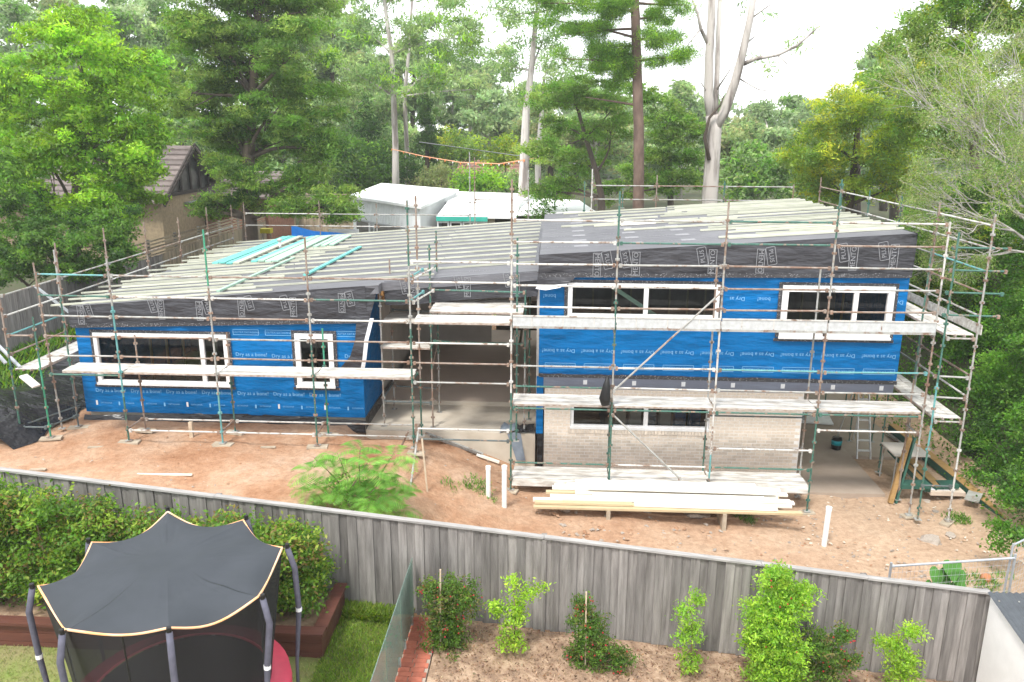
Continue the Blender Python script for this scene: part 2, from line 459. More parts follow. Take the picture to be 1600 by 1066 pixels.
def wall_holes(mb, x0, x1, z0, z1, y0, y1, holes, k):
    cx = sorted({x0, x1, *[h[0] for h in holes], *[h[1] for h in holes]})
    cz = sorted({z0, z1, *[h[2] for h in holes], *[h[3] for h in holes]})
    for i in range(len(cx) - 1):
        for j in range(len(cz) - 1):
            mx, mz = (cx[i] + cx[i + 1]) / 2, (cz[j] + cz[j + 1]) / 2
            if any(h[0] < mx < h[1] and h[2] < mz < h[3] for h in holes): continue
            mb.box(cx[i], cx[i + 1], y0, y1, cz[j], cz[j + 1], k)
def window(x0, x1, z0, z1, y, mull, parent, fw=.10, label=None, sill=True):
    w = put('window', None, ((x0 + x1) / 2, y, z0), house)
    f = MB(); d0, d1 = y - .045, y + .06
    f.box(x0, x1, d0, d1, z1 - fw, z1, 'white_frame'); f.box(x0, x1, d0, d1, z0, z0 + fw * .7, 'white_frame')
    f.box(x0, x0 + fw, d0 + .004, d1, z0 + fw * .7, z1 - fw, 'white_frame'); f.box(x1 - fw, x1, d0 + .004, d1, z0 + fw * .7, z1 - fw, 'white_frame')
    for mx in mull: f.box(mx - .055, mx + .055, d0 + .008, d1, z0 + fw * .7, z1 - fw, 'white_frame')
    f.build('frame', w)
    e = [x0 + fw] + list(mull) + [x1 - fw]
    for a, b in zip(e[:-1], e[1:]):
        p = MB(); p.face(((a + .02, y + .03, z0 + .06), (b - .02, y + .03, z0 + .06), (b - .02, y + .03, z1 - .08), (a + .02, y + .03, z1 - .08)), 'glass')
        p.build('pane', w)
    if sill:
        s = MB(); s.box(x0 - .02, x1 + .02, y - .09, y - .046, z0 - .05, z0 + .015, 'white_frame'); s.build('sill', w)
    # adhesive tape round the frame
    t = MB(); q = y - .004
    for a, b, c, d in ((x0 - .09, x1 + .09, z1, z1 + .08), (x0 - .09, x0, z0 - .02, z1), (x1, x1 + .09, z0 - .02, z1), (x0 - .12, x1 + .12, z0 - .13, z0 - .05)):
        t.box(a, b, q - .004, q, c, d, 'tape_print')
    t.build('tape', w)
    return w

# ---- left wing
LX0, LX1 = -12.5, -4.92
LW = [(-12.02, -8.45, 2.47, 3.83), (-6.66, -5.66, 2.5, 3.9)]
mb = MB(); wall_holes(mb, LX0, LX1, 1.62, 4.35, WY, WY + .14, LW, 'blue_wrap')
lw = mb.build('front_wall', house)
mb = MB(); mb.box(LX1 - .14, LX1, WY + .145, 22.2, 1.62, 4.75, 'blue_wrap'); lside = mb.build('side_wall', house)
mb = MB(); mb.box(LX1 - .2, LX1 - .02, 22.203, 28.6, 1.44, 4.85, 'block_grey'); mb.build('side_wall', house)  # wall stretch made pale to bounce light into the breezeway
mb = MB(); mb.hexa([(x, y, lz(x) - .26 + dz) for dz in (0, .02) for x, y in ((-4.9, 20.7), (-.42, 20.7), (-.42, 28.6), (-4.9, 28.6))], 'bounce_ceiling'); mb.build('bounce_ceiling', house)  # pale ceiling added only to bounce daylight down into the breezeway
mb = MB(); mb.box(-.42, -.36, 20.3, 28.6, 1.44, 5.2, 'block_grey'); mb.build('side_wall', house)  # pale inner wall added to throw more light around the breezeway
mb = MB(); mb.box(LX0, LX0 + .14, WY + .145, 34, 1.62, 4.3, 'blue_wrap'); mb.build('side_wall', house)
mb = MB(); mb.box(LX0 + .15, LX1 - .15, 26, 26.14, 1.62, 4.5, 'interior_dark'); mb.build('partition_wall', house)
mb = MB(); mb.box(LX0 + .02, LX1 - .02, WY + .16, 34, 1.2, 1.6, 'concrete'); mb.build('floor_slab', house)
for i in range(15):                          # wall frames seen through the windows
    x = LX0 + .5 + i * .5
    mb = MB(); mb.box(x, x + .045, 22.6, 22.69, 1.62, 4.4, 'stud'); mb.build('stud', house)
window(*LW[0], WY - .03, [-9.13], lw); window(*LW[1], WY - .03, [], lw, fw=.13)
# damp-proof skirt of black plastic
mb = MB(); n = 40
for i in range(n):
    xa, xb = lerp(LX0 - .06, LX1 + .02, i / n), lerp(LX0 - .06, LX1 + .02, (i + 1) / n)
    fa = lambda x: (WY - .03 - .03 * math.sin(x * 5), WY - .16 - .07 * math.sin(x * 3.1 + 1) - .04 * math.sin(x * 9), 1.60 + .06 * math.sin(x * .8 + 2))
    (ya, ga, ta), (yb, gb, tb) = fa(xa), fa(xb)
    mb.face(((xa, ga, 1.22), (xb, gb, 1.22), (xb, yb - .06, 1.42), (xa, ya - .06, 1.42)), 'black_plastic')
    mb.face(((xa, ya - .06, 1.42), (xb, yb - .06, 1.42), (xb, yb + .02, tb), (xa, ya + .02, ta)), 'black_plastic')
mb.face(((LX1 + .02, WY - .1, 1.2), (LX1 + .05, 24, 1.2), (LX1 + .02, 24, 1.62), (LX1 + .02, WY - .03, 1.62)), 'black_plastic')
mb.build('plastic_skirt', house, True)

# ---- one skillion roof over the left wing and the breezeway
def roof_slab(x0, x1, y0, y1, fz, th, k):
    b = MB(); n = 24
    b.hexa(((x0, y0, fz(x0) - th), (x1, y0, fz(x1) - th), (x1, y1, fz(x1) - th), (x0, y1, fz(x0) - th), (x0, y0, fz(x0)), (x1, y0, fz(x1)), (x1, y1, fz(x1)), (x0, y1, fz(x0))), k)
    return b
roofL = roof_slab(-12.55, -.4, WY + .3, 32.4, lz, .22, 'roof_membrane').build('roof', house)
b2 = roof_slab(-12.55, -4.42, WY - .06, WY + .3, lz, .22, 'roof_membrane'); b2.build('roof_edge', roofL)
# fascia membranes: gently wavy sheets hanging from the roof edge
def fascia(name, x0, x1, y, ztop, zbot, parent, ret_l=True, ret_r=True, wav=.02, k='black_membrane'):
    b = MB(); n = int((x1 - x0) / .16) + 1
    for i in range(n):
        xa, xb = lerp(x0, x1, i / n), lerp(x0, x1, (i + 1) / n)
        def w(x): return wav * (math.sin(x * 3.7) + .6 * math.sin(x * 8.3 + 1))
        def bo(x): return zbot(x) + .02 * math.sin(x * 2.3)
        b.face(((xa, y + w(xa) * 1.2, bo(xa)), (xb, y + w(xb) * 1.2, bo(xb)), (xb, y - .02 + w(xb) * .5, lerp(bo(xb), ztop(xb), .55)), (xa, y - .02 + w(xa) * .5, lerp(bo(xa), ztop(xa), .55))), k)
        b.face(((xa, y - .02 + w(xa) * .5, lerp(bo(xa), ztop(xa), .55)), (xb, y - .02 + w(xb) * .5, lerp(bo(xb), ztop(xb), .55)), (xb, y, ztop(xb)), (xa, y, ztop(xa))), k)
    if ret_l: b.face(((x0, y + 2.2, zbot(x0)), (x0, y, zbot(x0)), (x0, y, ztop(x0)), (x0, y + 2.2, ztop(x0))), k)
    if ret_r: b.face(((x1, y, zbot(x1)), (x1, y + 2.2, zbot(x1)), (x1, y + 2.2, ztop(x1)), (x1, y, ztop(x1))), k)
    return b.build(name, parent, True)
FY = WY - .09
fl = fascia('fascia_membrane', -12.56, -4.75, FY, lambda x: lz(x) + .012, lambda x: 3.98 + .035 * (x + 12.5), house, ret_r=False)
def tape(x0, x1, y, z0, z1, h, parent):
    b = MB(); n = 30
    for i in range(n):
        xa, xb = lerp(x0, x1, i / n), lerp(x0, x1, (i + 1) / n); za, zb = lerp(z0, z1, i / n), lerp(z0, z1, (i + 1) / n)
        b.face(((xa, y, za), (xb, y, zb), (xb, y, zb + h + jit(.015)), (xa, y, za + h + jit(.015))), 'tape_print')
    return b.build('tape', parent)
tape(-12.5, -4.95, FY - .052, 3.97, 4.22, .10, fl)
# torn corner of the membrane hanging off the left wing
b = MB()
P = [(-4.85, 5.16), (-4.42, 5.19), (-4.55, 4.75), (-4.72, 4.3), (-4.82, 3.7), (-4.95, 3.02), (-5.4, 2.98), (-5.1, 3.6), (-4.97, 4.2)]
rows = [((-5.0, WY - .06, 5.14), (-4.42, WY - .05, 5.19)), ((-5.02, WY - .12, 4.7), (-4.5, WY - .0, 4.95)), ((-5.0, WY - .15, 4.3), (-4.66, WY - .1, 4.35)),
        ((-5.05, WY - .16, 3.8), (-4.8, WY - .2, 3.8)), ((-5.2, WY - .14, 3.35), (-4.86, WY - .26, 3.3)), ((-5.5, WY - .1, 3.0), (-4.95, WY - .2, 2.95))]
for (a0, a1), (c0, c1) in zip(rows[:-1], rows[1:]): b.face((c0, c1, a1, a0), 'black_membrane')
for (a0, a1), (c0, c1) in zip(rows[2:-1], rows[3:]):
    o = Vector((.1, .01, 0)); b.face((Vector(c1), Vector(c1) + o, Vector(a1) + o, Vector(a1)), 'print_white')
b.build('membrane_flap', fl, True)
b = MB(); b.box(-4.44, -4.38, WY + .3, 21.7, 4.86, 5.14, 'orange_timber'); b.box(-4.6, -2.9, WY + .62, WY + .66, 4.66, 4.86, 'orange_timber'); b.build('timber_edge', roofL)
for k in range(3):
    b = MB(); b.box(LX1 - .05, LX1 + .02, WY + .3 + k * .4, WY + .345 + k * .4, 4.3, 5.0, 'stud'); b.build('stud', house)
# breezeway fascia
fm = fascia('fascia_membrane', -4.36, -.42, WY + .36, lambda x: lz(x) + .012, lambda x: lz(x) - .62, house, ret_l=False, ret_r=False)

# roof battens, left
def batten(x0, x1, y, fz, parent, k='pale_batten', off=.0, ang=0.0, w=.048):
    b = MB(); dy = ang * (x1 - x0) / 2
    b.beam((x0, y - dy, fz(x0) + .03 + off), (x1, y + dy, fz(x1) + .03 + off), w, .045, k)
    return b.build('roof_batten', parent)
y = 20.75
while y < 32.2:
    cuts = [-13.0 + jit(.35), -8.2 + jit(.6), -3.6 + jit(.5), -.5]
    for a, c in zip(cuts[:-1], cuts[1:]): 
        if y < 20.9 and c > -1: continue
        batten(a, c - .02, y + jit(.03), lz, roofL, ang=jit(.004))
    y += .93
y = 20.05
for i in range(19):                           # loose ones between, mostly over the left
    x0 = -13.3 + random.random() * 1.1; L_ = random.choice([2.4, 3.6, 4.2, 4.8, 5.4])
    if i < 3: x0, L_ = -12.9 + jit(.3), [5.9, 4.8, 4.9][i]
    batten(x0, min(x0 + L_, -6.0), y + jit(.08), lz, roofL, ang=jit(.012)); y += .56
# ---- right wing
RX0, RX1 = -.35, 8.66
RW = [(.36, 4.1, 4.47, 5.33), (5.63, 8.33, 4.05, 5.34)]
mb = MB(); wall_holes(mb, RX0, RX1, 2.93, 5.62, WY, WY + .14, RW, 'blue_wrap'); rw = mb.build('front_wall', house)
mb = MB(); mb.box(RX1 - .14, RX1, WY + .145, 29.3, 2.93, 6.35, 'blue_wrap'); mb.build('side_wall', house)
mb = MB(); mb.box(RX0, RX0 + .14, WY + .145, 29.3, 2.93, 5.78, 'blue_wrap'); mb.build('side_wall', house)
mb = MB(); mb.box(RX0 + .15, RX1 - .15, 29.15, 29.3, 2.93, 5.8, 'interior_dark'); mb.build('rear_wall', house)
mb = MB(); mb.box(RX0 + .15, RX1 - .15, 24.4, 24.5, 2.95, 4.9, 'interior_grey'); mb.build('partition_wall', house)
mb = MB(); mb.box(RX0 + .02, RX1 - .02, WY + .15, 29.3, 2.62, 2.92, 'interior_grey'); mb.build('upper_floor', house)
for i in range(16):
    x = RX0 + .4 + i * .55
    mb = MB(); mb.box(x, x + .045, 23.2 + (i % 3) * .2, 23.29 + (i % 3) * .2, 2.93, 5.8, 'stud'); mb.build('stud', house)
b = MB(); b.beam((.9, 20.6, 5.5), (3.2, 20.6, 4.0), .045, .10, 'mint_timber'); b.build('stud_brace', house)
window(*RW[0], WY - .03, [2.3], rw, fw=.11); window(*RW[1], WY - .03, [7.42], rw, fw=.15)
roofR = roof_slab(-.37, 8.66, WY - .05, 29.6, rz, .25, 'roof_membrane').build('roof', house)
fr = fascia('fascia_membrane', -.38, 8.67, FY, lambda x: rz(x) + .012, lambda x: 5.5 + .012 * x, house)
tape(-.33, 8.64, FY - .052, 5.47, 5.58, .11, fr)
b = MB(); rows = [((-.42, 5.55), (.62, 5.55)), ((-.46, 5.3), (.52, 5.42)), ((-.5, 5.22), (.3, 5.3))]
b.face(((-.40, FY - .03, 5.56), (.62, FY - .03, 5.56), (.35, FY - .10, 5.33), (-.42, FY - .06, 5.25)), 'black_membrane')
b.face(((-.42, FY - .062, 5.25), (.35, FY - .102, 5.33), (.15, FY - .17, 5.24), (-.2, FY - .2, 5.18), (-.45, FY - .12, 5.2)), 'print_white')
b.build('membrane_flap', fr)
# flashing strip under the blue wrap and its foil fixings
b = MB(); b.box(-.22, 8.60, WY - .035, WY + .05, 2.57, 2.86, 'grey_flashing'); flash = b.build('flashing', house)
tape(RX0, RX1, WY - .045, 2.86, 2.84, .10, flash)
for x in (.85, 2.1, 3.35, 4.6, 5.85, 7.1, 8.3):
    b = MB(); b.box(x - .05, x + .05, WY - .040, WY - .036, 2.68, 2.80, 'print_white'); b.build('fixing_patch', flash)
b = MB(); b.box(-.40, -.22, WY - .02, WY + .1, 1.3, 2.84, 'blue_wrap'); b.build('corner_wrap', house)
b = MB(); b.box(-.36, -.215, WY - .035, WY + .08, .3, 1.3, 'black_plastic'); b.build('corner_skirt', house)
# right roof battens (stacked along the back and the right)
spec = [(20.7, 4.4, 8.7), (20.95, 4.2, 8.6), (21.2, 5.2, 8.75), (22.2, 4.9, 8.7), (22.5, 4.0, 8.6), (23.6, 2.0, 8.7), (24.5, 3.4, 8.7), (25.3, .2, 4.4), (25.3, 4.45, 8.7),
        (26.0, 4.8, 8.7), (26.5, 3.4, 8.6), (27.0, 3.6, 8.7), (27.4, 4.4, 8.7), (27.8, 3.8, 8.6), (28.2, 4.1, 8.7), (28.6, 3.9, 8.6), (29.0, 4.2, 8.7), (29.4, 4.0, 8.65), (21.4, 6.1, 8.7), (24.0, 5.5, 8.7), (26.2, 5.8, 8.75), (27.3, -.1, 4.2), (24.9, 1.2, 5.5), (23.0, 4.3, 8.7), (21.8, 4.6, 8.6), (26.4, 1.6, 3.3), (28.3, .8, 3.8), (29.1, .3, 3.9)]
for i, (y, a, c) in enumerate(spec): batten(a, c, y, rz, roofR, ang=jit(.008), off=.0, w=.07)
b = MB(); b.beam((2.0, 24.9, rz(2) + .06), (3.05, 24.95, rz(3) + .06), .35, .09, 'white_pine'); b.build('loose_board', roofR)

# ---- printed lettering on the sheets
yl = WY - .006
for i, x in enumerate(np.arange(-11.75, -5.2, .965)): letter('Dry as a bone!', 'print_blue', .142, (x, yl, 2.23), lw)
for x in (-7.85, -6.95 - .0, -5.2): 
    if x != -6.95: letter('Dry as a bone!' if x < -6 else 'Dry as', 'print_blue', .142, (x, yl, 3.30), lw)
letter('Dry as a b', 'print_blue', .142, (-7.02, yl, 3.27), lw)
def boxed(txt, x, z, parent, rot=0, y=yl, sz=.105, k='print_blue', w=.72, h=.15):
    letter(txt, k, sz, (x, y, z), parent, rot)
    b = MB()
    for a in ((x - w / 2, x + w / 2, z - h / 2, z - h / 2 + .012), (x - w / 2, x + w / 2, z + h / 2 - .012, z + h / 2), (x - w / 2, x - w / 2 + .012, z - h / 2 + .0125, z + h / 2 - .0125), (x + w / 2 - .012, x + w / 2, z - h / 2 + .0125, z + h / 2 - .0125)):
        b.box(a[0], a[1], y - .002, y, a[2], a[3], k)
    b.build('lettering_border', parent)
for x in (-7.95, -7.1, -5.25): boxed('SOLITEX EXTASANA', x, 3.90, lw, 0, w=.68, sz=.078)
for i, x in enumerate(np.arange(-12.2, -5, .62)):
    b = MB(); b.box(x, x + (.04 if i % 2 else .05), yl - .002, yl, 1.82, 1.92 if i % 2 else 1.95, 'print_white' if i % 2 == 0 else 'print_blue'); b.build('print_mark', lw)
    letter('EXTASANA', 'print_blue', .06, (x + .28, yl, 1.88), lw)
for i, x in enumerate(np.arange(.15, 8.6, 1.0)): letter('Dry as a bone!', 'print_blue', .142, (x, yl, 3.56), rw, 180)
for x in np.arange(.2, 8.5, 1.0): boxed('SOLITEX EXTASANA', x, 3.16, rw, 180, w=.78, sz=.09)
for x in (4.55, 5.2, -.1): letter('bone!' if x != 4.55 else 'Dry as', 'print_blue', .142, (x, yl, 4.98), rw, 180)
letter('Dry', 'print_blue', .142, (8.47, yl, 4.95), rw, 180)
yf = FY - .075
def mento(x, z, parent, flip=1, y=yf, s=1.0, only=None):
    if only != 'PLUS':
        letter('MENTO', 'print_pale', .165 * s, (x, y, z), parent, 90 * flip)
        b = MB(); w, h = .10 * s, .30 * s
        for dx0, dx1, dz0, dz1 in ((-w, -w + .014, -h, h), (w - .014, w, -h, h), (-w + .0145, w - .0145, -h, -h + .014), (-w + .0145, w - .0145, h - .014, h)):
            b.box(x + dx0, x + dx1, y - .002, y, z + dz0, z + dz1, 'print_pale')
        b.build('lettering_border', parent)
    if only != 'MENTO':
        xo = x - .25 * s * flip if only is None else x; zo = z + (.13 * s if only is None else 0)
        letter('PLUS', 'print_pale', .15 * s, (xo, y, zo), parent, 90 * flip + 12)
        b = MB(); cs = [(-.11, -.2), (-.09, -.22), (.09, -.22), (.11, -.2), (.11, .2), (.09, .22), (-.09, .22), (-.11, .2)]
        a = R(12); pts = [(xo + (p * math.cos(a) - q * math.sin(a)) * s, zo + (p * math.sin(a) + q * math.cos(a)) * s) for p, q in cs]
        for (p0, q0), (p1, q1) in zip(pts, pts[1:] + pts[:1]): b.beam((p0, y - .001, q0), (p1, y - .001, q1), .003, .014, 'print_pale')
        b.build('lettering_border', parent)
for x, z, fp in ((-12.2, 4.33, -1), (-10.05, 4.50, 1), (-9.05, 4.48, -1), (-7.95, 4.60, -1), (-6.6, 4.62, 1), (-5.35, 4.75, -1)): mento(x, z, fl, fp, s=.85)
for x, z, fp in ((1.05, 5.80, -1), (2.0, 5.84, 1), (3.85, 5.92, 1), (5.0, 5.95, -1), (7.2, 6.05, 1), (8.15, 6.1, 1)): mento(x, z, fr, fp, s=1.0)
for x in (-3.6, -2.2, -.95): mento(x, lz(x) - .27, fm, 1, y=WY + .28, s=.85)
# the same print on the roof sheets
for x in (.15, 1.55, 2.9):
    for j in range(8):
        y = 21.0 + j * 1.05
        if x > 2 and j > 4: continue
        letter('MENTO', 'print_roof', .20, (x, y, rz(x) + .006), roofR, 0, True, 0, -math.atan(RB))
        b = MB(); b.hexa(((x + .36, y - .16, rz(x + .36) + .004), (x + .72, y - .16, rz(x + .72) + .004), (x + .72, y + .16, rz(x + .72) + .004), (x + .36, y + .16, rz(x + .36) + .004),
                          (x + .36, y - .16, rz(x + .36) + .006), (x + .72, y - .16, rz(x + .72) + .006), (x + .72, y + .16, rz(x + .72) + .006), (x + .36, y + .16, rz(x + .36) + .006)), 'print_roof')
        b.build('print_mark', roofR)
for x in (-5.3, -3.6, -1.9):
    for j in range(9):
        letter('MENTO', 'print_roof', .20, (x, 20.6 + j * 1.23 + .35, lz(x) + .006), roofL, 0, True, 0, -math.atan(LB))

# ---- brick base of the right wing
BX0, BX1, BZ0, BZ1 = -.19, 6.42, .12, 2.55
HOLE = (.5, 4.08, 1.50, 2.15)
mb = MB(); wall_holes(mb, BX0, BX1, BZ0 - .2, BZ1, WY + .006, WY + .2, [HOLE], 'mortar')
mb.box(BX1 - .2, BX1 - .002, WY + .2, 24.5, BZ0 - .2, BZ1, 'mortar')
mb.box(BX0, BX0 + .2, WY + .2, 24.5, BZ0 - .2, BZ1, 'block_grey')
bw = mb.build('brick_wall', house)
def brick_me(w, h, d, bev=.004):
    b = MB(); x, z = w / 2, h / 2
    b.hexa(((-x, 0, -z), (x, 0, -z), (x, d, -z), (-x, d, -z), (-x, 0, z), (x, 0, z), (x, d, z), (-x, d, z)), 'brick')
    return b.mesh('brick', False)[0]
full, half = brick_me(.226, .072, .05), brick_me(.106, .072, .05)
tall = brick_me(.076, .16, .06)
slots = []
for j in range(28):
    z = BZ0 + .043 + j * .0865
    x = BX0 + (.115 if j % 2 == 0 else 0)
    first = True
    while x < BX1 - .02:
        w = .23
        if j % 2 and first: w = .11
        if x - (0 if (j % 2 and first) else .115) < BX0 - .01 and not (j % 2): pass
        cx = x + (.055 if (j % 2 and first) else (.115 if j % 2 else 0))
        a, c = cx - w / 2, cx + w / 2
        if c > BX1 - .004: w = .11; cx = a + .055; c = cx + .055
        first = False
        if c <= BX1 + .01:
            if not (c > HOLE[0] - .02 and a < HOLE[1] + .02 and z + .04 > HOLE[2] - .17 and z - .04 < HOLE[3]): slots.append((cx, z, w))
            elif a < HOLE[0] - .04 and z > HOLE[2] - .2: slots.append(((a + HOLE[0] - .012) / 2, z, HOLE[0] - .012 - a))
            elif c > HOLE[1] + .04 and z > HOLE[2] - .2: slots.append(((c + HOLE[1] + .012) / 2, z, c - HOLE[1] - .012))
        x += w + .01
order = sorted(range(len(slots)), key=lambda i: abs(slots[i][1] - 1.05) if slots[i][1] < 1.45 else 9)
keep = set(order[:260]); rest = MB()
for i, (x, z, w) in enumerate(slots):
    if i in keep: put('brick', full, (x, WY + jit(.003), z), bw, None, ((w - .004) / .226, 1, 1))
    else:
        d = jit(.003); rest.box(x - w / 2 + .002, x + w / 2 - .002, WY + d, WY + .05, z - .036, z + .036, 'brick')
j = 0; z = BZ0
for yb in np.arange(WY + .12, 23.5, .24):
    for j in range(27): rest.box(BX1 - .02, BX1 + .006, yb, yb + .23, BZ0 + j * .0865 + .005, BZ0 + j * .0865 + .08, 'brick')
tag(rest.build('bricks', bw), kind='stuff')
for x in np.arange(HOLE[0] - .02, HOLE[1] + .05, .0865): put('brick', tall, (x, WY - .02, HOLE[2] - .085), bw)
window(HOLE[0] + .01, HOLE[1] - .01, HOLE[2] + .002, HOLE[3], WY + .06, [2.45], bw, fw=.07, sill=True)
# inside the lower storey: bundled insulation against the back wall
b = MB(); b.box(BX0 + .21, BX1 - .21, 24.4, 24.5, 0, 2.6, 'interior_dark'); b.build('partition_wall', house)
b = MB(); b.box(BX0 + .21, BX1 - .21, WY + .21, 24.4, -.05, .3, 'interior_grey'); b.build('floor_slab', house)

# ---- breezeway slabs
b = MB(); b.box(-4.9, -.42, WY - .06, 21.95, .1, 1.30, 'concrete'); b.build('concrete_slab', house)
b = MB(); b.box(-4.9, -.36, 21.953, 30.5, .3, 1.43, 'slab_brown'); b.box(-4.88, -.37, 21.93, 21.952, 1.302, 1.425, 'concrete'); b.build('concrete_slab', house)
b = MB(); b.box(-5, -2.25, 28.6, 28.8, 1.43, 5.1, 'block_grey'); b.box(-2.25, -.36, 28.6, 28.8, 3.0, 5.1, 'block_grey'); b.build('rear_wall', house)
b = MB(); b.box(-2.25, -.36, 31.0, 31.1, 1.2, 3.2, 'interior_dark'); b.build('recess_wall', house)
b = MB(); b.box(-5.0, -2.9, 27.9, 28.0, 3.0, 4.4, 'red_brick'); b.build('brick_panel', house)
for x, dx in ((-1.5, .15), (-1.2, .25), (-1.0, .1)):
    b = MB(); b.beam((x, 28.3, 1.44), (x + dx, 28.55, 3.3), .045, .09, 'stud'); b.build('prop', house)
# grey membrane sheet draped over the slab edge
b = MB()
sh = [[(-1.15 + i * .18, WY - .1 - .03 * math.sin(i * 2), 1.29 + .07 * abs(math.sin(i * 1.7))) for i in range(3)], [(-1.02 + i * .14, WY - .13 + .03 * math.sin(i), .95) for i in range(3)], [(-.9 + i * .12, WY - .16, .58) for i in range(3)]]
for r0, r1 in zip(sh[:-1], sh[1:]):
    for i in range(2): b.face((r1[i], r1[i + 1], r0[i + 1], r0[i]), 'grey_sheet')
pts = [(-1.35 + i * .1, WY - .1 + .05 * math.sin(i * 1.9)) for i in range(10)]
for i in range(9):
    h = lambda q: 1.30 + .11 * abs(math.sin(q * 1.3)) + .05 * math.sin(q * 3.1)
    b.face(((pts[i][0], pts[i][1], h(i)), (pts[i + 1][0], pts[i + 1][1], h(i + 1)), (pts[i + 1][0], pts[i + 1][1] + .5, h(i + 1) + .03), (pts[i][0], pts[i][1] + .5, h(i) + .02)), 'black_plastic' if i > 3 else 'grey_sheet')
tag(b.build('membrane_offcut', None, True), 'crumpled grey and black membrane offcut draped over the slab edge', 'plastic sheet')
# carport slab
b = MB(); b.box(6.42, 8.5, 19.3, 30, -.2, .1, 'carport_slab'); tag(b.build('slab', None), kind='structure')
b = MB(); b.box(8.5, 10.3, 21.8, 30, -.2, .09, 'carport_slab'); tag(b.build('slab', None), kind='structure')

# ================================================================== scaffolding
F, I = 18.25, 19.05
TR = .0225
def standard(sc, x, y, z0, z1, k='galv', lean=(0, 0), step=.5, first=.28):
    b = MB()
    top = (x + lean[0], y + lean[1], z1)
    ks = k if isinstance(k, (list, tuple)) else [k]
    n = len(ks)
    for i, kk in enumerate(ks):
        t0, t1 = i / n, (i + 1) / n
        b.tube([(lerp(x, top[0], t0), lerp(y, top[1], t0), lerp(z0, z1, t0)), (lerp(x, top[0], t1), lerp(y, top[1], t1), lerp(z0, z1, t1))], TR, kk, 8)
    z = z0 + first
    while z < z1 - .1:                      # V-pressings welded on every half metre
        t = (z - z0) / (z1 - z0); cx, cy = lerp(x, top[0], t), lerp(y, top[1], t)
        b.box(cx - .05, cx + .05, cy - .016, cy + .016, z - .026, z + .026, 'coupler' if random.random() < .5 else ks[min(n - 1, int(t * n))])
        b.box(cx - .016, cx + .016, cy - .05, cy + .05, z - .024, z + .024, 'coupler' if random.random() < .4 else ks[min(n - 1, int(t * n))])
        z += step
    b.box(x - .075, x + .075, y - .075, y + .075, z0 - .012, z0, 'galv')
    return b.build('standard', sc)
def ledger(sc, a, c, k='galv', name='ledger', r=TR):
    a, c = Vector(a), Vector(c); d = (c - a).normalized()
    b = MB(); b.tube([a, c], r, k, 8)
    for p, s_ in ((a, 1), (c, -1)):          # end lugs
        q = p + d * s_ * .045
        b.box(q.x - .03, q.x + .03, q.y - .03, q.y + .03, q.z - .05, q.z + .035, 'coupler' if random.random() < .5 else k)
    return b.build(name, sc)
def platform(sc, x0, x1, y0, y1, z, n=3, along='x', k='plank_steel'):
    for i in range(n):
        b = MB()
        if along == 'x':
            w = (y1 - y0) / n; a = y0 + i * w; e0, e1 = x0 + jit(.02), x1 + jit(.02)
            b.box(e0, e1, a + .006, a + w - .006, z - .02, z + jit(.004), k)
            b.box(e0, e1, a + .0062, a + .022, z - .065, z - .0201, 'plank_edge'); b.box(e0, e1, a + w - .022, a + w - .0062, z - .065, z - .0201, 'plank_edge')
        else:
            w = (x1 - x0) / n; a = x0 + i * w; e0, e1 = y0 + jit(.02), y1 + jit(.02)
            b.box(a + .006, a + w - .006, e0, e1, z - .02, z + jit(.004), k)
            b.box(a + .0062, a + .022, e0, e1, z - .065, z - .0201, 'plank_edge'); b.box(a + w - .022, a + w - .0062, e0, e1, z - .065, z - .0201, 'plank_edge')
        b.build('scaffold_plank', sc)
def sole(sc, x, y, rot=0, w=.5):
    b = MB(); z = ground_z(x, y) + .012; c, s_ = math.cos(rot) * w / 2, math.sin(rot) * w / 2
    b.beam((x - c, y - s_, z + .02), (x + c, y + s_, z + .02), .22, .045, 'sole_board'); b.build('sole_board', sc)
PX = [-10.48, -8.1, -5.73, -3.34, -.97, 1.43, 3.83, 6.23, 8.65]

# ---- left wing scaffold
sl = thing('scaffold', 'rusty green tube scaffold in front of the low left wing', 'scaffold', (-8, F, 1.42))
sl_st = [(PX[0], 6.05, ['green', 'teal', 'teal', 'galv']), (PX[1], 6.75, ['teal', 'galv', 'galv', 'bright_green']), (PX[2], 6.6, ['green', 'green', 'galv', 'rust']), (PX[3], 7.46, ['green', 'green', 'galv', 'green'])]
for x, z1, k in sl_st:
    standard(sl, x, F, 1.5, z1, k); sole(sl, x, F, jit(.3))
for x, z1, k in ((PX[0] + .02, 4.0, ['rust', 'rust']), (PX[1], 4.1, ['green', 'green', 'rust']), (PX[2] + .05, 4.25, ['bright_green', 'green', 'bright_green'])):
    standard(sl, x, I, 1.5, z1, k); sole(sl, x, I, jit(.3))
standard(sl, PX[3] + .06, I, 1.5, 7.5, ['green', 'rust', 'galv', 'rust'])
standard(sl, -12.56, 18.37, 1.5, 4.58, ['bright_green', 'bright_green', 'green']); sole(sl, -12.56, 18.37, .3)
standard(sl, -13.28, 18.32, 1.5, 5.0, ['green', 'green', 'rust']); sole(sl, -13.28, 18.32, 1.0, .4)
standard(sl, -12.62, 18.95, 1.5, 5.85, ['galv', 'rust', 'rust', 'rust'], lean=(0.05, -.25))
standard(sl, -12.3, 19.15, 1.5, 6.1, ['dark_steel', 'green', 'green', 'galv']); sole(sl, -12.3, 19.15, .2)
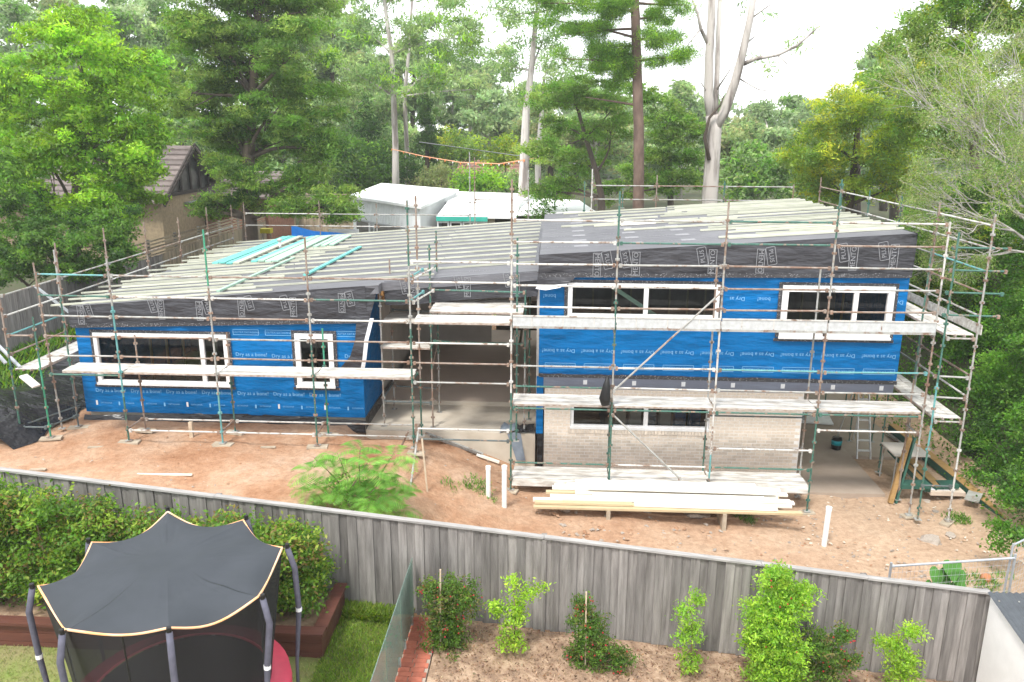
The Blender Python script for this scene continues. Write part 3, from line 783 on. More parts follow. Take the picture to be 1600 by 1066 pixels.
for z, kk in ((5.65, ['teal', 'galv', 'rust', 'rust']), (5.14, ['green', 'white_steel', 'white_steel', 'green']), (4.65, ['galv', 'galv', 'rust', 'white_steel']), (4.15, ['rust', 'rust', 'galv', 'rust']), (3.66, ['galv', 'rust', 'rust', 'rust'])):
    e = [-12.3] + PX[:4]
    for a, c, k in zip(e[:-1], e[1:], kk): ledger(sl, (a + .03, F, z + jit(.01)), (c - .03, F, z + jit(.01)), k)
for yy, ks in ((F, ['white_steel', 'white_steel', 'galv']), (I, ['white_steel', 'white_steel', 'galv'])):
    for a, c, k in zip(PX[:3], PX[1:4], ks): ledger(sl, (a + .03, yy, 1.77), (c - .03, yy, 1.77), k)
for x in PX[:4]:
    ledger(sl, (x, F + .03, 1.80), (x, I - .03, 1.80), 'rust', 'transom'); ledger(sl, (x, F + .03, 3.17), (x, I - .03, 3.17), 'green', 'transom')
for a, c in zip([-12.0] + PX[:3], PX[:4]): platform(sl, a + .02, c - .01, F + .04, I - .05, 3.27, 3)
ledger(sl, (-12.3, F + .03, 3.17), (PX[0], F + .03, 3.17), 'green')
# left return along the side of the wing
yy = [18.35, 20.75, 23.15, 25.55, 27.95, 30.35, 32.75]
for i, y in enumerate(yy[1:]):
    standard(sl, -13.28, y, ground_z(-13.28, y) + .06, 6.05 + jit(.2), random.choice([['rust', 'rust'], ['galv', 'rust'], ['green', 'rust']]))
for z, kk in ((5.09, 'galv'), (4.59, 'galv')):
    for i in range(6): ledger(sl, (-13.28, yy[i] + .03, z), (-13.28, yy[i + 1] - .03, z), random.choice(['galv', 'galv', 'white_steel', 'rust']))
for z, k in ((4.1, 'teal'), (3.63, 'rust')):
    ledger(sl, (-13.28, yy[0] + .03, z), (-13.28, yy[1] - .03, z), k)
ledger(sl, (-13.25, 18.33, 4.12), (-12.6, 18.36, 4.12), 'rust')
ledger(sl, (-13.25, 18.33, 1.75), (-12.6, 18.36, 1.75), 'dark_steel'); ledger(sl, (-13.26, 18.36, 1.78), (-12.32, 20.9, 1.78), 'dark_steel'); ledger(sl, (-12.55, 18.4, 1.78), (-12.3, 19.1, 1.78), 'dark_steel')
platform(sl, -13.22, -12.62, 18.4, 20.7, 3.27, 3, 'y'); platform(sl, -13.22, -12.62, 20.75, 23.1, 3.27, 3, 'y')
b = MB(); b.beam(onY(36, 587, 18.25), onY(57, 604, 18.1), .2, .05, 'plank_steel'); b.build('scaffold_plank', sl)
# access rails beyond the left corner
for p0, p1 in (((-14.3, 18.6, 4.3), (-13.3, 18.2, 3.45)), ((-14.2, 19.0, 3.9), (-13.1, 18.4, 3.3)), ((-13.9, 20.6, 4.9), (-13.0, 20.6, 4.15))):
    b = MB(); b.beam(p0, p1, .07, .05, 'steel_tube'); b.build('stair_rail', sl)

# ---- centre: link bay and the tower in the breezeway
sm = thing('scaffold', 'scaffold bridge with white planks across the open breezeway', 'scaffold', (-2.2, 20, 1.26))
for z, k in ((6.07, 'white_steel'), (5.6, 'white_steel'), (4.14, 'white_steel'), (3.65, 'rust'), (3.17, 'galv'), (1.99, 'white_steel'), (1.72, 'dark_steel')):
    ledger(sm, (PX[3] + .03, F, z), (PX[4] - .03, F, z), k)
ledger(sm, (-3.1, 20.1, 5.05), (-.7, 19.95, 5.05), 'green'); ledger(sm, (-3.1, 20.1, 3.7), (-.75, 19.95, 3.7), 'green'); ledger(sm, (-3.1, 21.3, 4.15), (-.7, 20.8, 4.15), 'galv')
tw = [(-4.47, 20.17), (-4.46, 21.5), (-3.15, 20.12), (-3.15, 21.34), (-.71, 19.97), (-.62, 20.9)]
for i, (x, y) in enumerate(tw): standard(sm, x, y, 1.315, [5.1, 5.6, 6.2, 6.4, 5.1, 5.4][i], [['galv', 'galv'], ['galv', 'rust'], ['rust', 'green', 'green'], ['galv', 'green', 'green'], ['galv', 'green'], ['green', 'green']][i])
for a, c, z, k in ((0, 2, 2.0, 'dark_steel'), (1, 3, 2.0, 'dark_steel'), (1, 3, 4.2, 'dark_steel'), (2, 3, 2.9, 'rust'), (0, 1, 2.1, 'dark_steel'), (0, 1, 4.8, 'galv'), (4, 5, 3.6, 'rust'), (2, 3, 5.5, 'green')):
    ledger(sm, (*tw[a], z), (*tw[c], z + (.5 if k == 'rust' else 0)), k)
platform(sm, PX[3] + .05, PX[4] - .02, F + .04, 19.05, 4.65, 3); platform(sm, -3.05, -.75, 19.3, 20.3, 4.68, 4); platform(sm, -2.95, -.7, 20.32, 20.9, 4.68, 2)
platform(sm, -4.42, -3.2, 20.2, 21.2, 4.2, 3); platform(sm, -4.5, -3.2, 20.2, 20.6, 3.5, 2)
for y0, z in ((18.3, 5.65), (18.3, 5.1)):
    ledger(sm, (PX[3] + .06, y0, z), (-3.0, 19.7, z + .02), 'white_steel', 'transom'); ledger(sm, (PX[3] + .02, y0 + .1, z + .05), (-3.2, 19.4, z + .05), 'teal', 'transom')

# ---- right wing scaffold
sr = thing('scaffold', 'tall tube scaffold in front of the two storey right wing', 'scaffold', (3.8, F, .1))
for x, z0, z1, k in ((PX[4], .45, 7.95, ['green', 'green', 'white_steel', 'white_steel', 'white_steel', 'rust']), (PX[5], .4, 7.7, ['green', 'green', 'galv', 'green', 'galv', 'green']), (PX[6], .3, 7.5, ['teal', 'white_steel', 'white_steel', 'white_steel', 'galv', 'rust']),
                     (PX[7], .1, 8.0, ['green', 'green', 'rust', 'rust', 'galv', 'green']), (PX[8], .08, 7.1, ['galv', 'galv', 'rust', 'galv', 'white_steel'])):
    standard(sr, x, F, z0, z1, k); sole(sr, x, F, jit(.4), .35)
standard(sr, 8.76, 18.02, .08, 6.9, ['green', 'teal', 'green', 'green']); standard(sr, 9.46, 18.0, .08, 7.3, ['white_steel', 'galv', 'galv', 'galv']); sole(sr, 9.46, 18.0, .8, .5)
standard(sr, PX[4] + .08, I + .3, 1.3, 6.5, ['green', 'green'])
for x, z0, z1, k in ((PX[5] + .02, .35, 2.6, ['green', 'green']), (PX[6], .3, 5.9, ['green', 'galv', 'white_steel', 'rust']), (PX[7], .1, 5.9, ['galv', 'rust', 'galv', 'galv']), (8.7, .1, 6.4, ['rust', 'green'])):
    standard(sr, x, I, z0, z1, k)
rails = [(7.05, 4, ['white_steel', 'galv', 'green', 'white_steel']), (6.55, 4, ['white_steel', 'green', 'green', 'rust']), (6.05, 4, ['white_steel', 'galv', 'rust', 'galv']), (5.55, 4, ['white_steel', 'white_steel', 'rust', 'galv']), (5.05, 4, ['white_steel', 'rust', 'rust', 'rust']),
         (3.62, 4, ['galv', 'white_steel', 'teal', 'teal']), (3.12, 4, ['green', 'white_steel', 'galv', 'galv'])]
for z, s_, ks in rails:
    for i, k in enumerate(ks): ledger(sr, (PX[s_ + i] + .03, F, z + jit(.012)), (PX[s_ + i + 1] - .03, F, z + jit(.012)), k)
ledger(sr, (PX[7] + .03, F, 2.18), (PX[8] - .03, F, 2.18), 'white_steel'); ledger(sr, (PX[6] + .03, F, 1.66), (PX[7] - .03, F, 1.66), 'white_steel')
for i, k in ((4, 'green'), (5, 'white_steel'), (6, 'green')): ledger(sr, (PX[i] + .03, F, 1.17), (PX[i + 1] - .03, F, 1.17), k)
ledger(sr, (PX[6], I, 2.2), (PX[7], I, 2.2), 'dark_steel'); ledger(sr, (PX[6], I, 1.35), (PX[7], I, 1.35), 'galv')
for i in range(4, 8):
    platform(sr, PX[i] + .03, PX[i + 1] - .01, F + .04, I - .03, 4.60, 3); platform(sr, PX[i] + .03, PX[i + 1] - .01, F + .04, I - .03, 2.68, 3)
    b = MB(); b.box(PX[i] + .035, PX[i + 1] - .005, F - .05, F - .03, 4.61, 4.83, 'toe_board'); b.box(PX[i] + .035, PX[i + 1] - .005, F - .065, F - .03, 4.8305, 4.86, 'white_steel')
    b.box(PX[i] + .035, PX[i + 1] - .005, F - .065, F - .03, 4.555, 4.6095, 'galv')
    for q in (.2, .5, .8): xx = lerp(PX[i], PX[i + 1], q); b.box(xx - .012, xx + .012, F - .056, F - .0505, 4.61, 4.83, 'white_steel')
    b.build('toe_board', sr)
    ledger(sr, (PX[i] + .03, F, 2.57), (PX[i + 1] - .03, F, 2.57), 'green')
for i in range(4, 7): platform(sr, PX[i] + .03, PX[i + 1] - .01, F + .04, I - .03, .74, 3)
b = MB(); b.box(PX[4] + .03, PX[7], F + .005, F + .035, .55, .72, 'plank_steel'); b.build('toe_board', sr)
for x in PX[4:9]:
    for z in (4.5, 2.56, .62 if x < 7 else 2.1): ledger(sr, (x, F + .03, z), (x, I - .02, z), random.choice(['galv', 'green']), 'transom')
ledger(sr, (PX[6], F - .05, 5.5), (PX[5], F - .05, 3.05), 'galv', 'diagonal_brace'); ledger(sr, (PX[5], F - .05, 2.5), (3.15, F - .05, .85), 'galv', 'diagonal_brace')
# right return
ry = [18.0, 20.7, 22.95, 25.3, 27.7, 30.0]
for y in ry[1:]:
    standard(sr, 9.5, y, ground_z(9.5, y) + .1, 7.3 + jit(.1), random.choice([['green', 'green'], ['galv', 'rust'], ['green', 'rust']])); standard(sr, 8.85, y, .1, 5.6 if y < 22 else 4.9, ['green', 'galv'])
for z, ks in ((7.05, 'white_steel'), (6.56, 'galv'), (6.05, 'teal'), (5.57, 'rust'), (5.05, 'galv'), (3.66, 'rust'), (3.16, 'white_steel')):
    for i in range(5): ledger(sr, (9.47 + .03 * (i > 0), ry[i] + .03, z), (9.5, ry[i + 1] - .03, z), ks if i == 0 else random.choice(['galv', 'white_steel', 'rust']))
for z, k in ((6.56, 'green'), (6.06, 'green'), (5.56, 'green'), (5.05, 'green'), (3.62, 'galv'), (3.12, 'galv')):
    ledger(sr, (8.68, 18.1, z), (9.9 if k == 'green' else 9.44, 18.0, z), k)
ledger(sr, (8.72, 18.02, .95), (9.44, 18.0, .95), 'dark_steel')
for a, c in zip(ry[:-1], ry[1:]):
    platform(sr, 8.82, 9.42, a + .05, c, 4.62, 3, 'y'); platform(sr, 8.82, 9.42, a + .05, c, 2.64, 3, 'y')
    b = MB(); b.box(9.53, 9.555, a, c - .02, 4.62, 4.84, 'plank_steel'); b.build('toe_board', sr)
ledger(sr, (8.8, 18.02, 4.53), (9.44, 18.0, 4.53), 'galv', 'transom'); ledger(sr, (8.8, 18.02, 2.55), (9.44, 18.0, 2.55), 'galv', 'transom')
# ---- rear scaffolds
sb = thing('scaffold', 'guard rail scaffold rising behind the right roof', 'scaffold', (5, 30.5, 1.25))
for x, z1, k in ((1.08, 7.15, ['green', 'green']), (1.35, 7.6, ['white_steel', 'white_steel']), (3.73, 7.4, ['rust', 'rust']), (6.2, 7.2, ['green', 'green']), (8.7, 7.1, ['galv', 'rust'])): standard(sb, x, 30.5, 1.3, z1, k)
for z in (7.0, 6.5):
    for a, c in ((1.35, 3.73), (3.73, 6.2), (6.2, 8.7)): ledger(sb, (a + .03, 30.5, z), (c - .03, 30.5, z), random.choice(['galv', 'rust']))
sb2 = thing('scaffold', 'scaffold posts and rails along the back of the long left roof', 'scaffold', (-6, 33.4, 1.25))
for x, z1, k in ((-13.0, 6.0, ['rust', 'rust']), (-9.8, 6.1, ['rust', 'rust']), (-7.4, 6.0, ['galv', 'galv']), (-3.5, 8.1, ['galv', 'galv']), (-3.3, 7.9, ['rust', 'rust']), (-1.1, 7.4, ['galv', 'galv'])): standard(sb2, x, 33.4, 1.3, z1, k)
for z in (5.55, 5.05):
    for a, c in ((-13.0, -9.8), (-9.8, -7.4), (-7.4, -3.5)): ledger(sb2, (a + .03, 33.4, z), (c - .03, 33.4, z), random.choice(['galv', 'white_steel']))
ledger(sb2, (-3.3, 33.4, 6.2), (-1.1, 33.4, 6.2), 'galv')
for x, y, z1 in ((2.45, 29.9, 6.95),): standard(sb, x, y, 6.25, z1, ['green'], first=.2)

# black bag hung from the scaffold
b = MB(); b.tube([(1.3, F - .08, 3.45), (1.28, F - .09, 3.2), (1.25, F - .1, 2.9), (1.27, F - .1, 2.74)], [.03, .09, .14, .10], 'bucket_black', 10)
tag(b.build('bag', None, True), 'black bag hanging from the scaffold rail above the brick window', 'bag')

# ================================================================== things on the roof
def plank_on_roof(p0, p1, w, k, dz=0, h=.05):
    a, c = onP(*p0, LA, LB), onP(*p1, LA, LB); off = Vector((0, 0, .075 + dz)); b = MB(); b.beam(a + off, c + off, w, h, k); return b.build('timber_plank')
for i in range(4): tag(plank_on_roof((336 + i * 11, 415 + .3 * i), (446 + i * 8, 373), .2, 'teal_timber' if i < 3 else 'pale_batten', .02 * (i % 2)), 'teal treated plank in the left bundle on the roof', 'plank', 'teal planks in the left bundle on the roof')
for i in range(4): tag(plank_on_roof((397 + i * 11, 412.5), (490 + i * 8, 372.5), .2, 'mint_timber' if i else 'teal_timber', .02 * (i % 2)), 'mint green treated plank in the middle bundle on the roof', 'plank', 'mint planks in the middle bundle on the roof')
for i in range(3): tag(plank_on_roof((492 + i * 13, 389 - 1.5 * i), (530 + i * 8, 371), .17, 'mint_timber', 0), 'short pale green plank in the right bundle on the roof', 'plank', 'short planks in the right bundle on the roof')
tag(plank_on_roof((341, 459.5), (459, 406.5), .09, 'mint_timber'), 'single pale green batten lying diagonally near the left roof eave', 'plank')
tag(plank_on_roof((477, 434), (563, 389), .11, 'teal_timber'), 'single teal batten lying diagonally across the middle of the roof', 'plank')
p = onP(438, 390, LA, LB)
b = MB(); b.tube([p, p + Vector((0, 0, .32))], .05, 'pvc', 10); b.tube([p + Vector((0, 0, .32)), p + Vector((0, 0, .36)), p + Vector((0, 0, .42))], [.10, .10, .02], 'galv', 10)
tag(b.build('vent_pipe', None, True), 'white vent pipe with a cap standing on the left roof', 'vent pipe')

# ================================================================== site clutter
def pipe(px, py, z, h, label, r=.055, lean=(0, 0), k='pvc'):
    p = onZ(px, py, z); b = MB(); t = p + Vector((lean[0], lean[1], h))
    b.tube([p - Vector((0, 0, .1)), t], r, k, 14); b.tube([t - Vector((0, 0, .08)), t + Vector((0, 0, .004))], r * 1.12, k, 14)
    return tag(b.build('standpipe', None, False), label, 'pipe')
pipe(763, 778, site_z(-1.45), .80, 'shorter white plastic pipe standing in the dirt, left of a taller one')
pipe(788, 793, site_z(-1.05) + .02, 1.05, 'taller white plastic pipe standing in the dirt by the low planks', .06)
pipe(1287, 855, -.02, .98, 'white plastic pipe standing alone in the pale dirt on the right', .06, (.02, 0))
b = MB(); p = onZ(300, 684, 1.43); b.beam(p, p + Vector((0, 0, .42)), .09, .09, 'stake'); tag(b.build('survey_peg', None), 'short square timber peg in the red dirt before the left wing', 'peg')
b = MB(); p = onZ(668, 772, 1.0); b.tube([p, p + Vector((-.12, .15, 1.28))], .022, 'stake', 8); b.box(p.x - .1, p.x + .1, p.y - .1, p.y + .1, p.z - .02, p.z + .01, 'rust')
tag(b.build('steel_prop', None), 'thin pale prop standing on the dirt slope before the breezeway', 'prop')
for (x0, y0), (x1, y1), lab in (((640, 768), (654, 672), 'grey steel prop leaning against the scaffold foot'), ((626, 700), (638, 674), 'short rusty bar leaning at the scaffold foot')):
    a = onZ(x0, y0, 1.15 if y0 > 750 else 1.42); c = onY(x1, y1, F - .05); b = MB(); b.tube([a, c], .025, 'galv' if y0 > 750 else 'rust', 8); tag(b.build('steel_prop', None), lab, 'prop')
for i, ((x0, y0), (x1, y1)) in enumerate((((665, 693), (755, 735)), ((672, 690), (752, 728)), ((745, 722), (780, 745)))):
    Yq = WY - .25 - .06 * i; a, c = onY(x0, y0, Yq), onY(x1, y1, Yq)
    a.z, c.z = site_z(a.x) + .04, site_z(c.x) + .06
    b = MB(); b.beam(a, c, .09, .05, ['galv', 'old_paling', 'white_pine'][i]); tag(b.build('timber_offcut', None), ['grey offcut lying down the dirt slope beside the slab', 'weathered board beside the slab on the dirt slope', 'short white offcut at the foot of the dirt slope'][i], 'offcut')
# stack of long boards
for i, x in enumerate((1.35, 4.0)):
    b = MB(); z = ground_z(x, 17.3); b.box(x - .045, x + .045, 17.05, 18.1, z - .05, .54, 'sole_board'); tag(b.build('bearer', None), ['short timber bearer under the left of the board stack', 'short timber bearer under the right of the board stack'][i], 'timber bearer')
rows = [(16.86, .5, -.38, 5.75, 'fresh_pine'), (17.02, .5, -.3, 5.0, 'fresh_pine'), (17.2, .5, -.4, 5.6, 'white_pine'), (17.38, .5, 0, 5.7, 'white_pine'), (17.56, .5, -.1, 5.4, 'fresh_pine'), (17.74, .5, .2, 5.65, 'white_pine'), (17.92, .5, .1, 5.3, 'white_pine'),
        (16.95, .56, -.35, 1.9, 'fresh_pine'), (16.97, .56, 1.95, 5.2, 'white_pine'), (17.18, .56, .3, 4.6, 'white_pine'), (17.33, .56, 1.0, 5.6, 'white_pine'), (17.52, .56, .6, 5.35, 'white_pine'), (17.7, .56, .05, 4.4, 'white_pine'), (17.85, .56, .9, 5.5, 'white_pine'), (17.3, .62, 1.6, 5.0, 'white_pine'), (17.6, .62, .8, 4.8, 'white_pine'), (17.75, .62, .4, 5.2, 'white_pine'), (17.5, .68, .9, 5.3, 'white_pine'), (17.8, .68, .6, 4.9, 'white_pine')]
for y, z, x0, x1, k in rows:
    z += .07 + .05 * (y - 16.86); y += .16
    b = MB(); b.beam((x0, y + .1 + jit(.02), z), (x1, y + .1 + jit(.03), z), .14, .05, k); tag(b.build('timber_plank', None), ('yellow' if k == 'fresh_pine' else 'white') + (' board at the bottom' if z < .65 and (x1 - x0) > 4.7 and y < 17.9 and k != 'x' and z - .07 - .05 * (y - 17.02) < .52 else ' board on the upper layers') + ' of the stack before the brick wall', 'plank', 'boards in the stack before the brick wall')
# ladder
lad = thing('stepladder', 'aluminium stepladder standing under the right wing', 'ladder', (8.8, 21.6, .12))
for sx in (8.59, 8.96):
    b = MB(); t = 8.775 + (sx - 8.775) * .72; b.beam((sx, 21.57, .1), (t, 22.25, 2.3), .03, .07, 'ladder_alu'); b.build('rail', lad)
    b = MB(); b.beam((sx + (.06 if sx > 8.8 else -.06), 23.1, .1), (t, 22.3, 2.3), .03, .05, 'ladder_alu'); b.build('rear_rail', lad)
for i in range(7):
    t = .1 + i * .125; w = lerp(.185, .135, t); b = MB(); z = .1 + 2.2 * t; y = 21.57 + .68 * t; b.box(8.775 - w, 8.775 + w, y - .02, y + .07, z - .015, z + .015, 'ladder_alu'); b.build('step', lad)
b = MB(); b.box(8.62, 8.93, 22.2, 22.4, 2.3, 2.34, 'ladder_alu'); b.build('top_cap', lad)
bk = thing('bucket', 'black and teal bucket on the slab beside the stepladder', 'bucket', (8.37, 22.06, .1))
b = MB(); b.tube([(8.25, 22.3, .1), (8.25, 22.3, .24)], [.13, .14], 'bucket_black', 16); b.tube([(8.25, 22.3, .24), (8.25, 22.3, .38)], [.142, .15], 'bucket_teal', 16); b.tube([(8.25, 22.3, .38), (8.25, 22.3, .46)], [.15, .12], 'bucket_black', 16); b.build('body', bk, True)
b = MB(); b.tube([(8.1, 22.3, .4), (8.12, 22.2, .5), (8.25, 22.15, .53), (8.38, 22.2, .5), (8.4, 22.3, .4)], .008, 'galv', 6); b.build('handle', bk)
# trestle, stacked beams and materials at the right
tr = thing('trestle', 'steel trestle with a white top beside the beam pile', 'trestle', (8.9, 20.2, 0))
for x in (8.85, 9.6):
    for y in (19.8, 20.6):
        b = MB(); b.tube([(x, y, .02), (x + .03, y, .95)], .02, 'galv', 8); b.build('leg', tr)
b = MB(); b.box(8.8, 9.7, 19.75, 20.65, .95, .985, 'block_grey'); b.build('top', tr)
def gbeam(p0, z0, p1, z1, w, h, label, k='beam_orange'):
    a, c = onZ(*p0, z0), onZ(*p1, z1); b = MB(); b.beam(a, c, w, h, 'beam_green'); off = Vector((0, 0, h / 2 + .008)); b.beam(a + off, c + off, w * .98, .015, k)
    return tag(b.build('steel_beam', None), label, 'beam')
gbeam((1394, 668), .35, (1576, 817), .15, .24, .2, 'longest green edged timber beam running along the creeper bank')
gbeam((1421, 722), .5, (1468, 766), .3, .22, .16, 'green edged timber beam in the middle of the pile')
gbeam((1391, 702), .55, (1450, 765), .35, .14, .14, 'narrow dark green beam on the left of the pile')
b = MB(); a = onZ(1391, 786, .0); c = onY(1421, 684, 19.3); b.beam(a, c, .11, .10, 'beam_orange', up=(0, -1, .3)); b.beam(a + Vector((.13, .02, 0)), c + Vector((.13, .02, 0)), .05, .14, 'beam_green', up=(0, -1, .3)); tag(b.build('steel_beam', None), 'orange faced beam leaning upright against the pile', 'beam')
b = MB(); a = onZ(1405, 757, .45); c = onZ(1450, 757, .45); b.beam(a, c, .3, .12, 'beam_green'); tag(b.build('steel_beam', None), 'short green crosspiece lying across the front of the pile', 'beam')
b = MB(); a = onZ(1466, 757, .4); c = onZ(1494, 757, .4); b.beam(a, c, .3, .1, 'beam_green'); tag(b.build('steel_beam', None), 'short green block beside the white marked sheet', 'beam')
b = MB(); a = onZ(1455, 766, .3); b.box(a.x, a.x + .45, a.y, a.y + .3, .3, .315, 'print_white'); b.box(a.x - .05, a.x + .8, a.y - .1, a.y + .5, .2, .299, 'slab_brown'); tag(b.build('board', None), 'brown board carrying a white sheet between the scaffold legs', 'board')
b = MB(); a = onZ(1523, 776, .33); b.beam(a - Vector((.2, .25, 0)), a + Vector((.12, .2, .02)), .32, .03, 'galv'); tag(b.build('metal_plate', None), 'grey metal plate resting on the long beam', 'plate')
for i in range(3):
    a, c = onZ(1380 + i * 9, 672 + i, .2 + .05 * i), onZ(1440 + i * 12, 716 + i, .2 + .05 * i); b = MB(); b.beam(a, c, .06, .06, 'galv'); tag(b.build('steel_section', None), 'thin galvanised section in the bundle behind the trestle', 'steel section', 'steel sections behind the trestle')
for i in range(4):
    a, c = Vector((7.2, 26 + i * .1, .12)), Vector((8.4 + .2 * i, 26.1 + i * .12, .12)); b = MB(); b.beam(a, c, .12, .05 + .02 * i, 'white_pine'); tag(b.build('timber_plank', None), 'pale board lying at the back of the carport slab', 'plank', 'boards at the back of the carport slab')
b = MB(); b.hexa(((7.3, 24.4, .12), (8.8, 24.2, .12), (9.0, 25.6, .12), (7.2, 25.7, .12), (7.3, 24.4, .16), (8.8, 24.2, .16), (9.0, 25.6, .16), (7.2, 25.7, .16)), 'white_frame'); tag(b.build('plasterboard_sheet', None), 'white sheet lying on the slab behind the stepladder', 'sheet')
# insulation packs inside the brick storey
for i in range(6):
    x = 1.9 + i * .42; b = MB(); b.beam((x, 21.7, .3), (x + .12, 22.1, 1.95), .30, .30, ['concrete', 'block_grey', 'grey_sheet', 'block_grey', 'blue_wrap', 'blue_wrap'][i], up=(0, 1, 0)); tag(b.build('insulation_pack', None), ['pale pack standing at the left inside the brick window', 'grey pack, second inside the brick window', 'slate pack left of centre inside the brick window', 'grey pack right of centre inside the brick window', 'blue pack, second from the right inside the brick window', 'rightmost blue pack inside the brick window'][i], 'pack')

# rubble, stones and clods
def rock_me(seed, k='rock'):
    r = random.Random(seed); b = MB(); n = 7; rings = []
    for j, (zz, rr) in enumerate(((-.3, .6), (.1, 1), (.5, .75))):
        rings.append([(math.cos(6.283 * q / n) * rr * r.uniform(.75, 1.2), math.sin(6.283 * q / n) * rr * r.uniform(.75, 1.2), zz * r.uniform(.8, 1.2)) for q in range(n)])
    for a, c in zip(rings[:-1], rings[1:]):
        for q in range(n): b.face((a[q], a[(q + 1) % n], c[(q + 1) % n], c[q]), k)
    b.face(rings[-1], k)
    return b.mesh('stone', False)[0]
rocks = [rock_me(s) for s in range(5)]
def rot_z(): return Matrix.Rotation(random.random() * 6.28, 3, 'Z').to_quaternion()
for i, (px, py, s, lab) in enumerate(((1083, 803, .24, 'large pale stone on the dirt below the board stack'), (1103, 806, .13, 'smaller stone beside the large one below the boards'), (880, 795, .16, 'pale clod below the left end of the board stack'), (1012, 800, .1, 'small stone below the middle of the board stack'),
                                  (1485, 836, .12, 'grey stone at the foot of the outer corner scaffold pole'), (1448, 784, .1, 'round stone on the dirt before the beam pile'), (1462, 800, .09, 'stone on the dirt right of the corner poles'), (1455, 845, .22, 'flat pale slab of rubble before the right scaffold corner'))):
    p = onZ(px, py, site_z(onZ(px, py, 0).x)); p.z = ground_z(p.x, p.y); tag(put('stone', rocks[i % 5], p, None, rot_z(), (s * 1.3, s, s * .6)), lab, 'stone')
b = MB()
def scatter_chips(n, xr, yr, k, smin, smax, name, label, cat):
    b = MB()
    for i in range(n):
        x, y = random.uniform(*xr), random.uniform(*yr); z = ground_z(x, y); s = random.uniform(smin, smax) ; a = random.random() * 6.28
        kk = random.choice(k); u = Vector((math.cos(a) * s, math.sin(a) * s, jit(s * .3))); v = Vector((-math.sin(a) * s * .7, math.cos(a) * s * .7, jit(s * .3))); c = Vector((x, y, z + s * .1)); h = Vector((0, 0, s * .7))
        o = len(b.v); b.v += [tuple(c - u - v), tuple(c + u - v * .6), tuple(c + u * .7 + v), tuple(c - u * .8 + v * .8), tuple(c + h + u * jit(.4))]; mi = b.mi(kk)
        for f in ((0, 1, 4), (1, 2, 4), (2, 3, 4), (3, 0, 4)): b.f.append(tuple(o + q for q in f)); b.m.append(mi)
    return tag(b.build(name, None), label, cat, kind='stuff')
scatter_chips(900, (4.5, 10.3), (13.6, 19.5), ['rock', 'rock', 'dirt', 'concrete'], .01, .045, 'rubble', 'pale rubble and chips scattered over the right of the site', 'rubble')
scatter_chips(600, (-16, 4.5), (13.8, 19.6), ['rock', 'dirt', 'dirt'], .01, .035, 'rubble', 'small stones and clods scattered over the red dirt', 'rubble')
scatter_chips(90, (.0, 4.0), (16.0, 17.4), ['rock', 'dirt'], .02, .07, 'rubble', 'broken pieces scattered below the board stack', 'rubble')
# black plastic heap at the left and the plastic-covered bank
b = MB(); n, m_ = 26, 12
def hz(u, v):
    x = lerp(-16.3, -12.9, v) - .6 * u * (1 - v); y = lerp(17.6, 25, u)
    top = 1.45 + .95 * math.sin(math.pi * min(1, max(0, (1 - v)))) ** .8 * (.75 + .25 * math.sin(u * 9)) if v < .98 else ground_z(x, y) + .01
    return Vector((x + .12 * math.sin(u * 31 + v * 5), y, max(ground_z(x, y) + .02, top + .05 * math.sin(u * 19 + v * 9) + .03 * math.sin(v * 25 + u * 11))))
for i in range(n):
    for j in range(m_):
        b.face((hz(i / n, j / m_), hz(i / n, (j + 1) / m_), hz((i + 1) / n, (j + 1) / m_), hz((i + 1) / n, j / m_)), 'black_plastic')
tag(b.build('plastic_sheet', None, True), 'black plastic sheet heaped over the dirt bank at the left', 'plastic sheet')
b = MB(); a, c = onZ(300, 742, 1.43), onZ(215, 741, 1.43); b.beam(a, c, .05, .03, 'white_pine'); tag(b.build('timber_offcut', None), 'thin pale batten lying on the red dirt behind the hedge', 'offcut')
for i, (px, py) in enumerate(((60, 735), (150, 700), (420, 700), (345, 699))):
    p = onZ(px, py, 1.43); b = MB(); b.beam(p + Vector((-.2, 0, .01)), p + Vector((.15, .05, .01)), .08, .03, 'sole_board'); tag(b.build('timber_offcut', None), 'small timber offcut lying on the red dirt', 'offcut', 'offcuts on the red dirt')

# ================================================================== foliage tools
def leaves_object(name, P, U, W, T, parent=None, matname='leaf'):
    """P centres, U half length vectors, W half width vectors, T tints: one diamond leaf each"""
    n = len(P); V = np.empty((n, 4, 3)); V[:, 0] = P - U; V[:, 1] = P + W; V[:, 2] = P + U; V[:, 3] = P - W
    V = V.reshape(-1, 3); c = np.array([V[:, 0].mean(), V[:, 1].mean(), V[:, 2].min()]); V -= c
    me = bpy.data.meshes.new(name); me.vertices.add(n * 4); me.vertices.foreach_set('co', V.ravel())
    me.loops.add(n * 4); me.loops.foreach_set('vertex_index', np.arange(n * 4, dtype=np.int32))
    me.polygons.add(n); me.polygons.foreach_set('loop_start', np.arange(n, dtype=np.int32) * 4)
    at = me.attributes.new('tint', 'FLOAT_COLOR', 'POINT'); C4 = np.ones((n, 4, 4)); C4[:, :, :3] = T[:, None, :]
    at.data.foreach_set('color', C4.ravel()); me.materials.append(MAT[matname]); me.update(calc_edges=True)
    return put(name, me, c, parent)
def unit(v): return v / np.maximum(np.linalg.norm(v, axis=1, keepdims=True), 1e-6)
def leaf_dirs(n, up=.5, droop=0.0):
    nrm = unit(RNG.normal(size=(n, 3)) + np.array([0, 0, up])); a = RNG.normal(size=(n, 3)); a[:, 2] -= droop
    u = unit(np.cross(nrm, np.cross(a, nrm)) ); w = np.cross(nrm, u); return u, w
